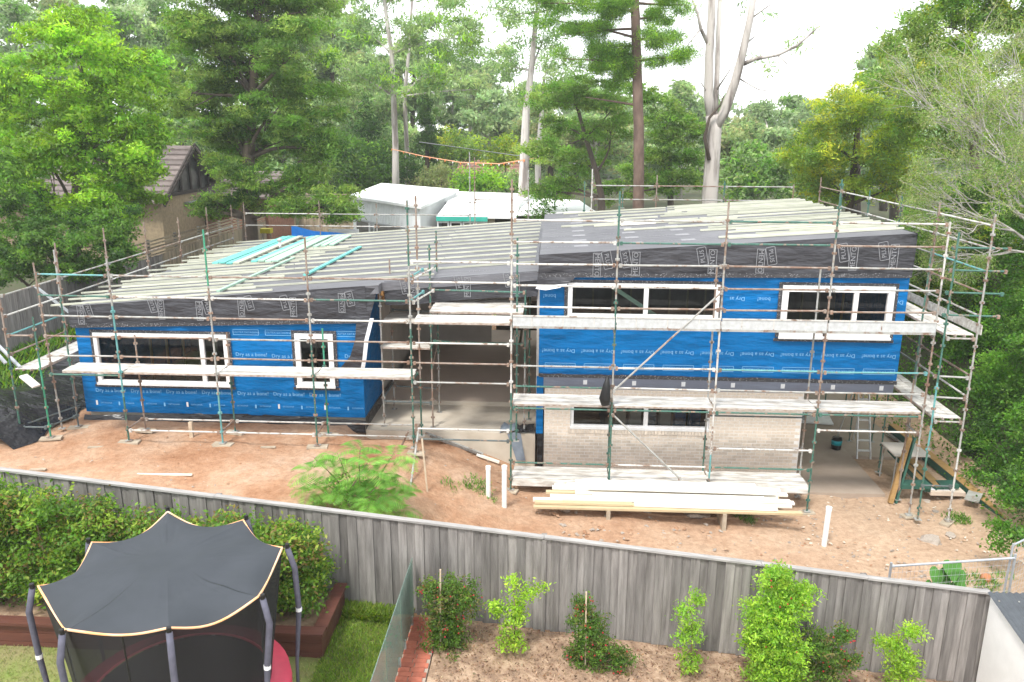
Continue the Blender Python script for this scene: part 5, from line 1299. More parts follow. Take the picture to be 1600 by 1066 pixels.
b = MB(); b.tube([pa, pb], .03, 'galv', 8); b.tube([pa + Vector((.15, .1, .1)), pb + Vector((.05, .1, -.35))], .025, 'galv', 8)
for i in range(7): b.tube([pa.lerp(pb, i / 7) - Vector((.3, 0, .02 * i)), pa.lerp(pb, i / 7) + Vector((.2, .1, 0))], .004, 'galv', 4)
tag(b.build('leaning_frame', None), 'grey mesh frame leaning into the creeper bank', 'frame')

# ---- white shed with dark corrugated roof
sx = onY(1545, 925, 12.85); e2 = onX(1600, 1003, sx.x)
shed = thing('garden_shed', 'white garden shed with dark corrugated roof in the lower right corner', 'shed', (sx.x + 1, 11.5, yard_z(8)))
slope = (e2.z - sx.z) / (e2.y - sx.y)
def sz(y): return sx.z + slope * (y - sx.y)
ya, yb_ = 12.85, 9.0
b = MB(); zb = yard_z(8) - .3
b.hexa(((sx.x + .03, yb_, zb), (sx.x + 2.5, yb_, zb), (sx.x + 2.5, ya - .03, zb), (sx.x + .03, ya - .03, zb), (sx.x + .03, yb_, sz(yb_) - .05), (sx.x + 2.5, yb_, sz(yb_) - .05), (sx.x + 2.5, ya - .03, sz(ya) - .05), (sx.x + .03, ya - .03, sz(ya) - .05)), 'shed_white'); b.build('wall', shed)
b = MB(); n = 140; prev = None
for i in range(n + 1):
    x = sx.x - .02 + 2.6 * i / n; o = .014 * math.sin(2 * math.pi * (x - sx.x) / .11); cur = ((x, yb_, sz(yb_) + o), (x, ya, sz(ya) + o))
    if prev: b.face((prev[0], cur[0], cur[1], prev[1]), 'shed_roof')
    prev = cur
b.build('roof', shed, True)
for i in range(6):
    b = MB(); p = Vector((sx.x + .05 + i * .33, 12.6, sz(12.6) + .016)); b.tube([p, p + Vector((0, 0, .012))], .014, 'galv', 8); b.build('roof_screw', shed)

# ================================================================== left boundary fence and neighbours
lf = thing('boundary_fence', 'old grey timber fence with slatted top along the left boundary', 'fence', (-16.5, 34, 2.3))
LFX, LFT = -16.5, 4.12
b = MB(); b.box(-.009, .009, -.073, .073, 0, 1.9, 'old_paling'); om = b.mesh('paling', False)[0]
b = MB(); b.box(-.009, .009, -.073, .073, 0, 1.9, 'brown_paling'); om2 = b.mesh('paling', False)[0]
y = 20.0
while y < 51:
    put('paling', om if y < 33 else om2, (LFX + jit(.008), y, LFT - 1.9 + jit(.015) - (.25 if y > 29 else 0)), lf); y += .15
for y in np.arange(20, 51, 2.4):
    b = MB(); b.box(LFX - .12, LFX - .02, y, y + .1, 2.0, LFT + (.45 if y > 29 else -.05), 'old_paling'); b.build('post', lf)
for y in np.arange(29.2, 50.5, 2.4):
    for k in range(5): b = MB(); b.box(LFX - .015, LFX + .01, y + .02, y + 2.38, LFT - .22 + k * .14, LFT - .15 + k * .14, 'brown_paling'); b.build('slat', lf)
# rear cross fence
rf = thing('boundary_fence', 'pale brown timber fence closing the far left of the site', 'fence', (-13, 51, 2))
for i, x in enumerate(np.arange(-16.3, -11.5, .15)): put('paling', om2, (x, 51.2, 2.3), rf, Matrix.Rotation(R(90), 3, 'Z').to_quaternion())
for k in range(5): b = MB(); b.box(-16.3, -11.4, 51.15, 51.17, 4.25 + k * .16, 4.33 + k * .16, 'brown_paling'); b.build('slat', rf)

# brick house with a glazed gable
gh = thing('neighbour_house', 'tan brick house with tiled roof and dark glazed gable among the left trees', 'house', (-24, 44, 2.2))
c0 = onX(250, 306, -20.0); Yg = c0.y; ze = c0.z; D_ = 7.0
zp = ze + 2.35
b = MB(); b.box(-30, -20, Yg, Yg + D_, 2, ze, 'old_brick'); b.build('wall', gh)
b = MB(); b.face(((-20.01, Yg, ze), (-20.01, Yg + D_, ze), (-20.01, Yg + D_ / 2, zp)), 'glass'); b.face(((-20.12, Yg, ze), (-20.12, Yg + D_, ze), (-20.12, Yg + D_ / 2, zp)), 'interior_grey'); b.build('gable_glazing', gh)
for t in (.0, .17, .33, .5, .67, .83):
    yy0 = Yg + D_ * t; hz_ = (1 - abs(2 * t - 1)) * (zp - ze); b = MB(); b.box(-20.02, -19.93, yy0, yy0 + .16, ze, ze + max(.1, hz_), 'dark_timber'); b.build('mullion', gh)
b = MB(); b.box(-20.05, -19.9, Yg - .1, Yg + D_ + .1, ze - .12, ze + .06, 'dark_timber'); b.build('beam', gh)
for s_ in (0, 1):
    e_, y_ = (Yg - .6, ze - .4) if s_ == 0 else (Yg + D_ + .6, ze - .4)
    b = MB(); b.beam((-19.55, e_, y_), (-19.55, Yg + D_ / 2, zp + .06), .09, .28, 'dark_timber'); b.build('barge_board', gh)
    nrow = 11
    rfp = put('roof', None, (-25, Yg + D_ / 2, zp), gh)
    for q in range(nrow):
        t0, t1 = q / nrow, (q + 1) / nrow; ya_, yb2 = lerp(e_, Yg + D_ / 2, t0), lerp(e_, Yg + D_ / 2, t1); za_, zb2 = lerp(y_, zp, t0) + .1, lerp(y_, zp, t1) + .05
        b = MB(); b.hexa(((-31, ya_, za_ - .06), (-19.5, ya_, za_ - .06), (-19.5, yb2, zb2 - .06), (-31, yb2, zb2 - .06), (-31, ya_, za_ + .04), (-19.5, ya_, za_ + .04), (-19.5, yb2, zb2), (-31, yb2, zb2)), 'roof_tile'); b.build('tile_course', rfp)
b = MB(); p = onX(298, 316, -19.9); b.box(-19.98, -19.7, p.y - .6, p.y + .9, p.z - .04, p.z + .05, 'print_pale'); b.build('awning', gh)
b = MB(); b.box(-20.0, -19.96, Yg + 5, Yg + 6, ze - 2.2, ze - .7, 'interior_dark'); b.build('window', gh)
# its lower roof behind the big tree
p = onY(405, 300, 46); q_ = thing('neighbour_house', 'low tiled roof showing behind the trunk of the big left tree', 'house', (p.x, 46, 2))
b = MB(); b.box(p.x - 3, p.x + .6, 45.5, 50, 2, p.z - .3, 'red_brick'); b.build('wall', q_)
rp = put('roof', None, (p.x - 1, 46, p.z), q_)
for k in range(5): b = MB(); b.hexa(((p.x - 3.4, 45 + k * .6, p.z - .3 + k * .26), (p.x + .9, 45 + k * .6, p.z - .3 + k * .26), (p.x + .9, 45.65 + k * .6, p.z - .06 + k * .26), (p.x - 3.4, 45.65 + k * .6, p.z - .06 + k * .26), (p.x - 3.4, 45 + k * .6, p.z - .2 + k * .26), (p.x + .9, 45 + k * .6, p.z - .2 + k * .26), (p.x + .9, 45.65 + k * .6, p.z + .02 + k * .26), (p.x - 3.4, 45.65 + k * .6, p.z + .02 + k * .26)), 'roof_tile'); b.build('tile_course', rp)
# red tiled roof far behind
rr = thing('far_house', 'far house with a red tiled roof between the gum trunks', 'house', (onY(760, 270, 75).x, 75, 1.5))
p, q = onY(712, 272, 75), onY(812, 258, 75); rrp = put('roof', None, (p.x, 75, p.z), rr)
for k in range(4): b = MB(); b.hexa(((p.x, 75 + k * .9, p.z + k * .28), (q.x, 75 + k * .9, p.z + k * .28), (q.x, 75.9 + k * .9, p.z + .25 + k * .28), (p.x, 75.9 + k * .9, p.z + .25 + k * .28), (p.x, 75 + k * .9, p.z + .1 + k * .28), (q.x, 75 + k * .9, p.z + .1 + k * .28), (q.x, 75.9 + k * .9, p.z + .3 + k * .28), (p.x, 75.9 + k * .9, p.z + .3 + k * .28)), 'red_tile'); b.build('tile_course', rrp)
b = MB(); b.box(p.x + .3, q.x - .3, 75.4, 82, 1.5, p.z + .05, 'old_brick'); b.build('wall', rr)

# white metal-roofed house behind the site
wh = thing('white_house', 'white metal clad house with flat white roofs behind the site', 'house', (-4, 42, 1.5))
def ribbed(x0, x1, y, z0, z1, k, nm, parent):
    b = MB(); n = int((x1 - x0) / .16)
    for i in range(n):
        a = lerp(x0, x1, i / n); c = lerp(x0, x1, (i + 1) / n); m1 = lerp(a, c, .35)
        b.face(((a, y, z0), (m1, y, z0), (m1, y, z1), (a, y, z1)), k); b.face(((m1, y, z0), (m1 + .02, y + .04, z0), (m1 + .02, y + .04, z1), (m1, y, z1)), k)
        b.face(((m1 + .02, y + .04, z0), (c - .02, y + .04, z0), (c - .02, y + .04, z1), (m1 + .02, y + .04, z1)), k); b.face(((c - .02, y + .04, z0), (c, y, z0), (c, y, z1), (c - .02, y + .04, z1)), k)
    return b.build(nm, parent)
zr = onY(657, 323, 37.5).z
def ribbed2(p, q, z0, z1, k, nm, parent):
    b = MB(); p, q = Vector((p.x, p.y, 0)), Vector((q.x, q.y, 0)); d = (q - p).normalized(); nrm = Vector((-d.y, d.x, 0)) * .04; n = int((q - p).length / .16)
    for i in range(n):
        a, c = p.lerp(q, i / n), p.lerp(q, (i + 1) / n); m1 = a.lerp(c, .35); m2, c2 = m1 + d * .02 + nrm, c - d * .02 + nrm
        for u, v in ((a, m1), (m1, m2), (m2, c2), (c2, c)): b.face(((u.x, u.y, z0), (v.x, v.y, z0), (v.x, v.y, z1), (u.x, u.y, z1)), k)
    return b.build(nm, parent)
def flat(pts, th, k, nm, parent): b = MB(); b.hexa([Vector(p) - Vector((0, 0, th)) for p in pts] + [Vector(p) for p in pts], k); return b.build(nm, parent)
ra, rb_, rc_, rd_ = onZ(543, 306, zr), onZ(658, 323, zr), onZ(717, 296, zr), onZ(596, 286, zr)
flat((ra, rb_, rc_, rd_), .12, 'white_roof', 'roof', wh)
cA = (ra + rb_ + rc_ + rd_) / 4
wa, wb, wc, wd = (p.lerp(cA, .05) for p in (ra, rb_, rc_, rd_))
ribbed2(wa, wb, zr - 1.2, zr - .12, 'clad_white', 'wall_cladding', wh); ribbed2(wb, wc, 1.5, zr - .12, 'clad_white', 'side_wall', wh)
b = MB(); b.hexa([(p.x, p.y, 1.5) for p in (wa.lerp(cA, .03), wb.lerp(cA, .03), wc.lerp(cA, .03), wd)] + [(p.x, p.y, zr - .13) for p in (wa.lerp(cA, .03), wb.lerp(cA, .03), wc.lerp(cA, .03), wd)], 'clad_white'); b.build('core_wall', wh)
dw = (wb - wa).normalized(); nw = Vector((dw.y, -dw.x, 0)) * .06
for f0, f1 in ((.10, .30), (.38, .78)):
    a, c = wa.lerp(wb, f0) + nw, wa.lerp(wb, f1) + nw; w_ = put('window', None, (a.x, a.y, zr - 2.3), wh)
    b = MB(); b.beam((a.x, a.y, zr - 1.85), (c.x, c.y, zr - 1.85), .05, 1.2, 'interior_grey'); b.build('pane', w_)
    b = MB(); b.beam((c.x, c.y, zr - 2.4), (c.x, c.y, zr - 1.25), .08, .08, 'white_frame'); b.beam((a.x, a.y, zr - 2.4), (a.x, a.y, zr - 1.25), .08, .08, 'white_frame'); b.build('frame', w_)
zb_ = zr - .35
pB = [onZ(688, 314, zb_), onZ(806, 322, zb_), onZ(835, 303, zb_), onZ(712, 299, zb_)]
flat(pB, .1, 'white_roof', 'roof', wh)
b = MB(); b.hexa([(p.x, p.y + .2, 1.5) for p in pB] + [(p.x, p.y + .2, zb_ - .11) for p in pB], 'clad_white'); b.build('wall', wh)
V0, V1 = onY(682, 338, 39.5), onY(762, 338, 39.5)
flat(((V0.x, 39.4, V0.z), (V1.x + 1.4, 39.4, V0.z), (V1.x + 1.4, 43.9, V0.z + .35), (V0.x, 43.9, V0.z + .35)), .08, 'white_roof', 'verandah_roof', wh)
b = MB(); b.box(V0.x, V1.x, 39.36, 39.395, V0.z - .22, V0.z - .0, 'teal_fascia'); b.build('fascia', wh)
b = MB(); b.box(V0.x, V1.x, 41.5, 41.6, 1.5, V0.z - .1, 'interior_dark'); b.build('rear_wall', wh)
for k in range(4):
    x0 = lerp(V0.x, V1.x, k / 4); x1 = lerp(V0.x, V1.x, (k + 1) / 4); w_ = put('window', None, (x0, 39.5, V0.z - 1.5), wh)
    b = MB(); b.box(x0 + .02, x0 + .1, 39.5, 39.58, V0.z - 1.6, V0.z - .23, 'white_frame'); b.box(x1 - .1, x1 - .02, 39.5, 39.58, V0.z - 1.6, V0.z - .23, 'white_frame'); b.box(x0 + .1, x1 - .1, 39.5, 39.58, V0.z - .33, V0.z - .23, 'white_frame'); b.build('frame', w_)
    b = MB(); b.face(((x0 + .1, 39.54, V0.z - 1.6), (x1 - .1, 39.54, V0.z - 1.6), (x1 - .1, 39.54, V0.z - .33), (x0 + .1, 39.54, V0.z - .33)), 'glass'); b.build('pane', w_)
C0 = onY(758, 335, 40); zc_ = C0.z
pC = [onZ(758, 335, zc_), onZ(935, 333, zc_), onZ(905, 313, zc_), onZ(778, 306, zc_)]
flat(pC, .1, 'white_roof', 'roof', wh)
cC = sum(pC, Vector()) / 4; qC = [p.lerp(cC, .12) for p in pC]
b = MB(); b.hexa([(p.x, p.y + .6, 1.5) for p in qC] + [(p.x, p.y + .6, zc_ - .12) for p in qC], 'interior_dark'); b.build('wall', wh)
b = MB(); b.box(C0.x + .1, C0.x + .45, 40.2, 40.5, 1.5, C0.z - .1, 'brick'); b.build('pier', wh)
b = MB(); b.box(C0.x + 1.9, C0.x + 4.2, 40.1, 40.16, 1.5, C0.z - .5, 'teal_fascia'); b.build('panel', wh)
b = MB(); p = onY(513, 358, 36.5); b.box(p.x, p.x + 1.4, 36.5, 36.56, 1.5, p.z, 'clad_white'); b.build('side_panel', wh)
# blue tarp, yellow tub
b = MB(); pts = [(455, 352), (490, 361), (560, 366), (560, 372), (456, 372)]
A_ = [onY(x, y, 34.2) for x, y in pts]
b.face(A_, 'blue_tarp'); b.face([p + Vector((0, .9, -.25)) for p in reversed(A_)], 'blue_tarp')
for i in range(5): b.face((A_[i], A_[(i + 1) % 5], A_[(i + 1) % 5] + Vector((0, .9, -.25)), A_[i] + Vector((0, .9, -.25))), 'blue_tarp')
tag(b.build('tarpaulin', None), 'blue tarpaulin behind the far edge of the left roof', 'tarpaulin')
p = onY(414, 361, 38); b = MB(); b.box(p.x - .25, p.x + .25, 38, 38.4, p.z - .12, p.z + .1, 'yellow_plastic'); b.tube([(p.x - .2, 38.2, p.z - .12), (p.x - .2, 38.2, 1.3)], .03, 'galv'); b.tube([(p.x + .2, 38.2, p.z - .12), (p.x + .2, 38.2, 1.3)], .03, 'galv'); tag(b.build('yellow_tub', None), 'yellow tub on a stand by the brown fence', 'tub')

# ================================================================== trees
def tpath(Y, pts, z0): 
    out = [onY(x, y, Y) for x, y in pts]; out[0] = Vector((out[0].x, Y, z0)); return out
def T(name, label, Y, trunk, r, lobes, dens, size, pal, bark='bark_dark', z0=1.5, dyr=1.5, **kw):
    return make_tree(name, label, tpath(Y, trunk, z0), r, [lob(*l[:2], Y, *l[2:4], dy=jit(dyr)) for l in lobes], dens, size, pal, bark, **kw)
T('broadleaf_tree', 'bright light green leafy tree filling the left edge', 30, [(110, 420), (115, 330), (125, 240), (130, 120)], .22,
  [(60, 150, 65, 50), (125, 80, 70, 55), (190, 165, 70, 55), (55, 230, 80, 55), (150, 240, 85, 55), (205, 225, 42, 45), (120, 40, 45, 35), (60, 290, 70, 45), (145, 315, 70, 42), (195, 285, 32, 30), (20, 180, 50, 60), (215, 120, 45, 40), (200, 320, 42, 32), (222, 268, 30, 32), (165, 345, 45, 30), (238, 215, 26, 32), (150, 160, 60, 45)], 75, .12, G['light'] + [(.13, .22, .02)], clump=.8, per=55, flat=.5, asp=.42, shell=.3)
T('camellia_tree', 'dark glossy evergreen tree above the left boundary fence', 27.5, [(90, 470), (92, 430), (95, 380)], .15,
  [(30, 350, 60, 45), (100, 360, 70, 45), (165, 385, 50, 40), (10, 290, 45, 50), (60, 405, 70, 35), (130, 420, 60, 30), (10, 420, 50, 40), (180, 345, 36, 34), (190, 385, 22, 30), (150, 425, 40, 24)], 105, .085, G['dark'] + G['mid'][:2], z0=2.4, clump=.5, per=45, asp=.5, dyr=.8, shell=.35)
T('spreading_tree', 'large dark green tree with layered boughs over the brown fence', 36, [(392, 420), (390, 340), (388, 250), (394, 150), (402, 40), (405, -60)], .36,
  [(400, 25, 85, 45), (330, 75, 65, 40), (465, 80, 70, 42), (300, 145, 50, 38), (395, 130, 70, 42), (485, 165, 60, 45), (340, 205, 55, 30), (420, 225, 75, 38), (505, 235, 45, 42), (345, 265, 40, 26), (385, 285, 50, 26), (520, 320, 45, 28), (345, 320, 32, 22), (450, 290, 45, 26), (300, 40, 50, 40), (480, 20, 55, 40), (350, -40, 80, 50), (440, -40, 80, 50), (375, 85, 60, 40), (430, 175, 60, 40), (360, 165, 55, 40), (395, 60, 60, 40), (390, 235, 50, 32), (332, 328, 32, 20), (452, 326, 40, 20), (535, 335, 34, 18), (405, 308, 48, 20), (480, 280, 40, 25)], 84, .13, G['olive'] + G['mid'] + G['olive'] + G['dark'][:2], 'bark_dark', clump=.8, per=55, flat=.45, asp=.3, shell=.38)
gum = dict(bark='bark_gum')
T('gum_tree', 'tall pale gum with a straight bare trunk behind the white house', 56, [(617, 330), (618, 230), (615, 150), (612, 85), (603, 20), (595, -60)], .25,
  [(560, 45, 55, 28), (655, 55, 55, 26), (700, 105, 45, 28), (620, -10, 70, 30), (695, 20, 45, 30), (535, 105, 38, 28), (660, 135, 42, 20), (590, 120, 30, 20), (720, 60, 35, 25)], 26, .24, G['gum'] + G['light'][:1], **gum, clump=1.2, per=45, flat=.5, droop=1.2, asp=.22, shell=.6)
T('gum_tree', 'slimmer pale gum just right of the straight trunked one', 63, [(637, 320), (636, 240), (632, 150), (640, 70), (646, -40)], .22,
  [(690, 105, 45, 24), (745, 140, 40, 28), (590, 165, 35, 24), (760, 90, 40, 26), (700, 75, 40, 26), (560, 160, 40, 30)], 24, .26, G['gum'], **gum, clump=1.3, per=45, flat=.5, droop=1.2, asp=.22, shell=.6)
T('cypress_tree', 'narrow dark cypress spire behind the white roof', 66, [(667, 300), (667, 200), (667, 150)], .2,
  [(667, 238, 20, 24), (667, 212, 19, 24), (667, 185, 16, 24), (667, 160, 11, 22), (666, 140, 5, 14)], 60, .17, G['dark'], clump=.5, per=40, flat=1.2, up=1, asp=.3, dyr=.05, twigs=1)
T('gum_tree', 'thick pale gum trunk rising left of the dark branched tree', 48, [(817, 345), (818, 290), (820, 230), (822, 175), (830, 110), (838, 20)], .36,
  [(800, 20, 40, 30), (850, 60, 45, 25), (870, 10, 50, 30), (820, -20, 60, 30), (790, 100, 22, 18)], 26, .2, G['gum'], **gum, clump=1.1, per=45, droop=1, asp=.22, shell=.6)
T('gum_tree', 'second thinner pale gum trunk beside the thick one', 52, [(843, 345), (841, 290), (840, 240), (846, 180), (850, 120)], .26,
  [(860, 100, 40, 22), (830, 150, 30, 20), (880, 130, 30, 20)], 26, .2, G['gum'], **gum, clump=1.1, per=45, droop=1, asp=.22, shell=.6)
T('broadleaf_tree', 'dark branched olive green tree between the gum and the pine', 42, [(941, 360), (940, 310), (932, 270), (915, 215), (900, 160)], .22,
  [(865, 150, 48, 22), (925, 135, 50, 22), (890, 200, 45, 22), (845, 235, 36, 30), (955, 205, 45, 28), (880, 285, 45, 24), (850, 300, 30, 18), (970, 150, 40, 20), (915, 250, 40, 20), (900, 165, 60, 20)], 62, .13, G['olive'] + G['mid'][:2], clump=.8, per=45, flat=.45, asp=.35, shell=.5, twigs=6)
T('broadleaf_tree', 'leafy green tree filling the gap between the pine and the big forked gum', 46, [(1050, 350), (1048, 290), (1045, 230)], .22,
  [(1040, 190, 45, 26), (1075, 215, 40, 30), (1030, 240, 40, 28), (1070, 265, 45, 28), (1045, 290, 50, 22), (985, 275, 30, 24), (1020, 160, 30, 18), (960, 300, 30, 18)], 55, .14, G['mid'] + G['olive'], clump=.8, per=45, flat=.5, asp=.35, shell=.5, twigs=6)
# hoop pine: straight trunk, level boughs with tufts
hp = thing('hoop_pine', 'tall straight hoop pine with level tufted boughs behind the right roof', 'tree', onY(998, 340, 38))
hpath = tpath(38, [(999, 345), (998, 290), (998, 200), (995, 100), (992, 0), (990, -90)], 1.4)
b = MB(); b.tube(hpath, [.32, .25, .235, .215, .19, .15], 'bark_pine', 12); PP = []
bough = [(998, 100, 880, 92), (998, 106, 930, 112), (998, 95, 1075, 92), (996, 60, 850, 30), (996, 62, 1050, 62), (995, 45, 880, 55), (993, 10, 840, 5), (993, 5, 1075, 8), (994, 20, 910, 12), (992, -15, 850, -25), (992, -20, 1060, -20), (998, 112, 960, 128), (995, 72, 920, 78), (994, 30, 1040, 28), (992, -40, 900, -50), (998, 165, 915, 152), (992, -10, 950, 22), (996, 85, 960, 90)]
lobes = []
for bi, (x0, y0, x1, y1) in enumerate(bough):
    a = onY(x0, y0, 38); dy = [0, 1.5, -1.5, 1, -1, .5][bi % 6]; c = onY(x1, y1, 38 + dy); path = bend(a, c, 5, .04); b.tube(path, [.07, .06, .05, .04, .03, .015], 'bark_pine', 6)
    if bi == 15: continue
    for f in np.linspace(.35, 1, 6):
        p = Vector(a).lerp(c, f) + Vector((jit(.25), jit(.8), .05 + jit(.3))); q_r = random.uniform(.28, .6); lobes.append((tuple(p), (q_r, q_r, q_r * .55)))
b.build('trunk', hp, True)
P, U, W, T_, _ = crown_leaves(lobes, 420, .10, G['mid'] + G['light'][:1], clump=.32, per=40, flat=.7, up=.3, asp=.12); leaves_object('crown', P, U, W, T_, hp)
# big forked gum
fg = thing('gum_tree', 'big pale gum forking into bare white limbs against the sky', 'tree', onY(1110, 345, 41))
b = MB()
def limb(Y, pts, r0, r1, n=10, k='bark_gum', mb=None):
    path = [onY(x, y, Y + (q[0] if q else 0)) for x, y, *q in pts]; rr = [lerp(r0, r1, i / (len(path) - 1)) for i in range(len(path))]; (mb or b).tube(path, rr, k, n)
limb(41, [(1108, 420), (1109, 310), (1113, 250), (1116, 205), (1113, 180)], .40, .33, 14)
limb(41, [(1113, 195), (1107, 150), (1108, 90), (1112, 20), (1114, -70)], .25, .16)
limb(41, [(1114, 205, 0), (1132, 175, -.2), (1148, 130, -.4), (1160, 85, -.5), (1172, 30, -.6), (1184, -50, -.8)], .27, .13)
limb(41, [(1116, 185, .2), (1120, 130, .4), (1122, 60, .6), (1126, -30, .8)], .15, .1)
limb(41, [(1162, 100, -.4), (1180, 92, -.6), (1215, 86, -.9), (1245, 72, -1), (1268, 52, -1.2), (1279, 42, -1.3)], .11, .025)
limb(41, [(1108, 250, -.3), (1101, 215, -.4), (1108, 185, -.5), (1125, 165, -.6), (1131, 150, -.7)], .10, .03, 8, 'bark_dark')
limb(41, [(1107, 70), (1095, 45, -.3), (1090, 20, -.5), (1070, -30, -.6)], .1, .04, 8)
for pts in ([(1109, 150), (1096, 130, -.3), (1088, 128, -.4)], [(1120, 140), (1140, 110, -.3), (1155, 100, -.5)], [(1164, 70), (1178, 58, -.3), (1185, 55, -.3)], [(1150, 120), (1185, 140, -.5), (1215, 145, -.8)], [(1215, 86, -.9), (1230, 100, -1), (1222, 112, -1)], [(1172, 30, -.5), (1200, 10, -1), (1230, -10, -1)], [(1095, 45, -.3), (1075, 70, -.5), (1078, 95, -.5)]): limb(41, pts, .045, .01, 6)
b.build('trunk', fg, True)
P, U, W, T_, _ = crown_leaves([lob(*q, 41, *w) for q, w in (((1205, 22), (14, 10)), ((1205, 108), (16, 10)), ((1185, 90), (10, 6)), ((1245, 75), (8, 6)), ((1085, 10), (25, 12)), ((1150, 10), (20, 10)), ((1060, 60), (12, 10)), ((1235, 70), (10, 5)), ((1130, -10), (40, 12)), ((1275, 42), (6, 5)))], 22, .13, G['gum'], clump=.5, per=25, droop=1, asp=.22, shell=.7); leaves_object('crown', P, U, W, T_, fg)
# right side
T('tea_tree', 'yellow green bushy tree standing behind the right end of the roof', 34, [(1330, 380), (1328, 320), (1335, 250), (1345, 180)], .2,
  [(1285, 220, 48, 42), (1340, 185, 55, 45), (1272, 270, 45, 30), (1340, 260, 62, 42), (1395, 225, 52, 48), (1410, 290, 52, 36), (1310, 300, 50, 26), (1390, 150, 40, 40), (1240, 250, 22, 20)], 82, .13, G['yellow'] + G['olive'], clump=.7, per=45, asp=.25, flat=.7, shell=.35)
T('tea_tree', 'taller yellow green tree rising to the top right corner', 30, [(1530, 420), (1525, 300), (1520, 180), (1515, 60)], .25,
  [(1435, 110, 60, 50), (1465, 45, 62, 45), (1520, 15, 70, 40), (1490, 130, 60, 55), (1570, 80, 60, 60), (1440, 190, 50, 45), (1510, 210, 60, 50), (1580, 180, 60, 60), (1590, 10, 60, 50), (1400, 80, 26, 20), (1530, -30, 70, 30)], 74, .13, G['yellow'][1:] + G['olive'] + G['mid'], clump=.7, per=45, asp=.28, flat=.7, shell=.35)
T('broadleaf_tree', 'dark leafy tree behind the right return of the scaffold', 27, [(1560, 520), (1555, 440), (1550, 380)], .2,
  [(1500, 330, 60, 45), (1560, 330, 60, 50), (1480, 400, 50, 45), (1550, 410, 60, 50), (1600, 390, 50, 60), (1450, 350, 45, 40), (1430, 430, 40, 40), (1500, 470, 55, 45), (1590, 470, 55, 50), (1440, 500, 35, 40), (1600, 280, 50, 50)], 90, .10, G['mid'] + G['dark'] + G['yellow'][:1], z0=2.5, clump=.6, per=45, asp=.35, shell=.35, dyr=1)
# bare grey twiggy tree leaning in from the right
tw_ = thing('bare_tree', 'grey twiggy tree with sparse leaves leaning in from the right edge', 'tree', (15.0, 23, 3.2))
b = MB(); tips = []
def grow(p, d, L_, r, depth, rnd=random):
    q = p + d * L_; mid = p.lerp(q, .5) + Vector((jit(1), jit(1), jit(1))) * L_ * .08
    b.tube([p, mid, q], [r, r * .85, r * .68], 'bark_grey', 5 if r > .012 else 4, False)
    if depth == 0: tips.append(q); return
    for k in range(3 if depth > 2 else random.choice([2, 3])):
        nd = (d + Vector((jit(.62), jit(.62), jit(.5) + (.05 if depth > 2 else -.06)))).normalized()
        grow(q if k else p.lerp(q, .75), nd, L_ * random.uniform(.66, .88), r * .62, depth - 1)
root = Vector((15.0, 23, 3.2))
b.tube([root, onY(1655, 470, 23), onY(1645, 400, 23)], [.13, .11, .08], 'bark_grey', 10)
rt_ = onY(1645, 400, 23)
for px, py, dy in ((1490, 300, -.5), (1480, 200, .3), (1530, 130, 0), (1590, 130, .4), (1560, 240, -1), (1500, 380, -.3), (1640, 200, 0)):
    t_ = onY(px, py, 23 + dy); d = t_ - rt_; grow(rt_, d.normalized(), d.length * .40, .046, 5)
b.build('trunk', tw_, True)
tips = random.sample(tips, min(len(tips), 1500))
P, U, W, T_, _ = crown_leaves([(tuple(t), (.16, .16, .12)) for t in tips[:1300]], 60, .035, G['dull'] + G['olive'], clump=.22, per=14, asp=.35); leaves_object('crown', P, U, W, T_, tw_)

# creeper bank on the right
P_, U_, W_, T2 = [], [], [], []
n = 62000; X = 10.4 + 20 * RNG.random(n) ** 1.7; Y = RNG.uniform(13.5, 34, n)
def bank_z(x, y): return ground_z(x, y) + .35 * smooth((x - 10.4) / 1.0) * (1 + .8 * math.sin(x * 1.7 + y * 1.1) + .5 * math.sin(y * 2.7)) + 2.0 * smooth((x - 11.2) / 2.2) * smooth((y - 15.5) / 4)
Z = np.array([bank_z(a, c) for a, c in zip(X, Y)]) + RNG.normal(size=n) * .12; keep_ = (RNG.random(n) < np.clip((X - 10.3) / .9, .15, 1)); X, Y, Z = X[keep_], Y[keep_], Z[keep_]; n = len(X)
u, w = leaf_dirs(n, .7); s_ = .046 * RNG.uniform(.6, 1.4, (n, 1)); idx = (np.floor(X * 2.3) * 31 + np.floor(Y * 2.3) * 17).astype(int)
extra = [((x_, y_, bank_z(x_, y_) + .6), (1.5, 1.5, 1.1)) for x_, y_ in ((17, 17), (19, 21), (18, 26), (22, 19), (23, 25), (21, 30), (17.5, 31), (26, 22))]
P1, U1, W1, T1, _ = crown_leaves(extra + [lob(1560, 690, 20.5, 50, 60), lob(1595, 600, 21, 60, 70), lob(1540, 610, 23, 45, 60), lob(1600, 500, 22, 60, 55), lob(1510, 560, 26, 40, 55), lob(1590, 760, 17.5, 45, 50), lob(1470, 600, 28, 35, 50), lob(1560, 540, 25, 50, 50), lob(1600, 690, 18.5, 50, 60), lob(1575, 840, 15.6, 22, 28), lob(1520, 690, 22, 30, 40), lob(1560, 620, 21, 40, 40), lob(1600, 560, 20, 40, 40), lob(1545, 740, 19.5, 30, 30), lob(1490, 640, 26, 30, 40)], 420, .043, G['creeper'] + G['mid'][:2] + G['dark'][:1], clump=.22, per=35, asp=.55, shell=.35, sub=9, up=.8)
cr = leaves_object('creeper', np.concatenate([np.stack([X, Y, Z], 1), P1]), np.concatenate([u * s_, U1]), np.concatenate([w * s_ * .6, W1]), np.concatenate([tints(n, G['creeper'], idx), T1]))
tag(cr, 'dense green creeper covering the bank on the right', 'creeper', kind='stuff')
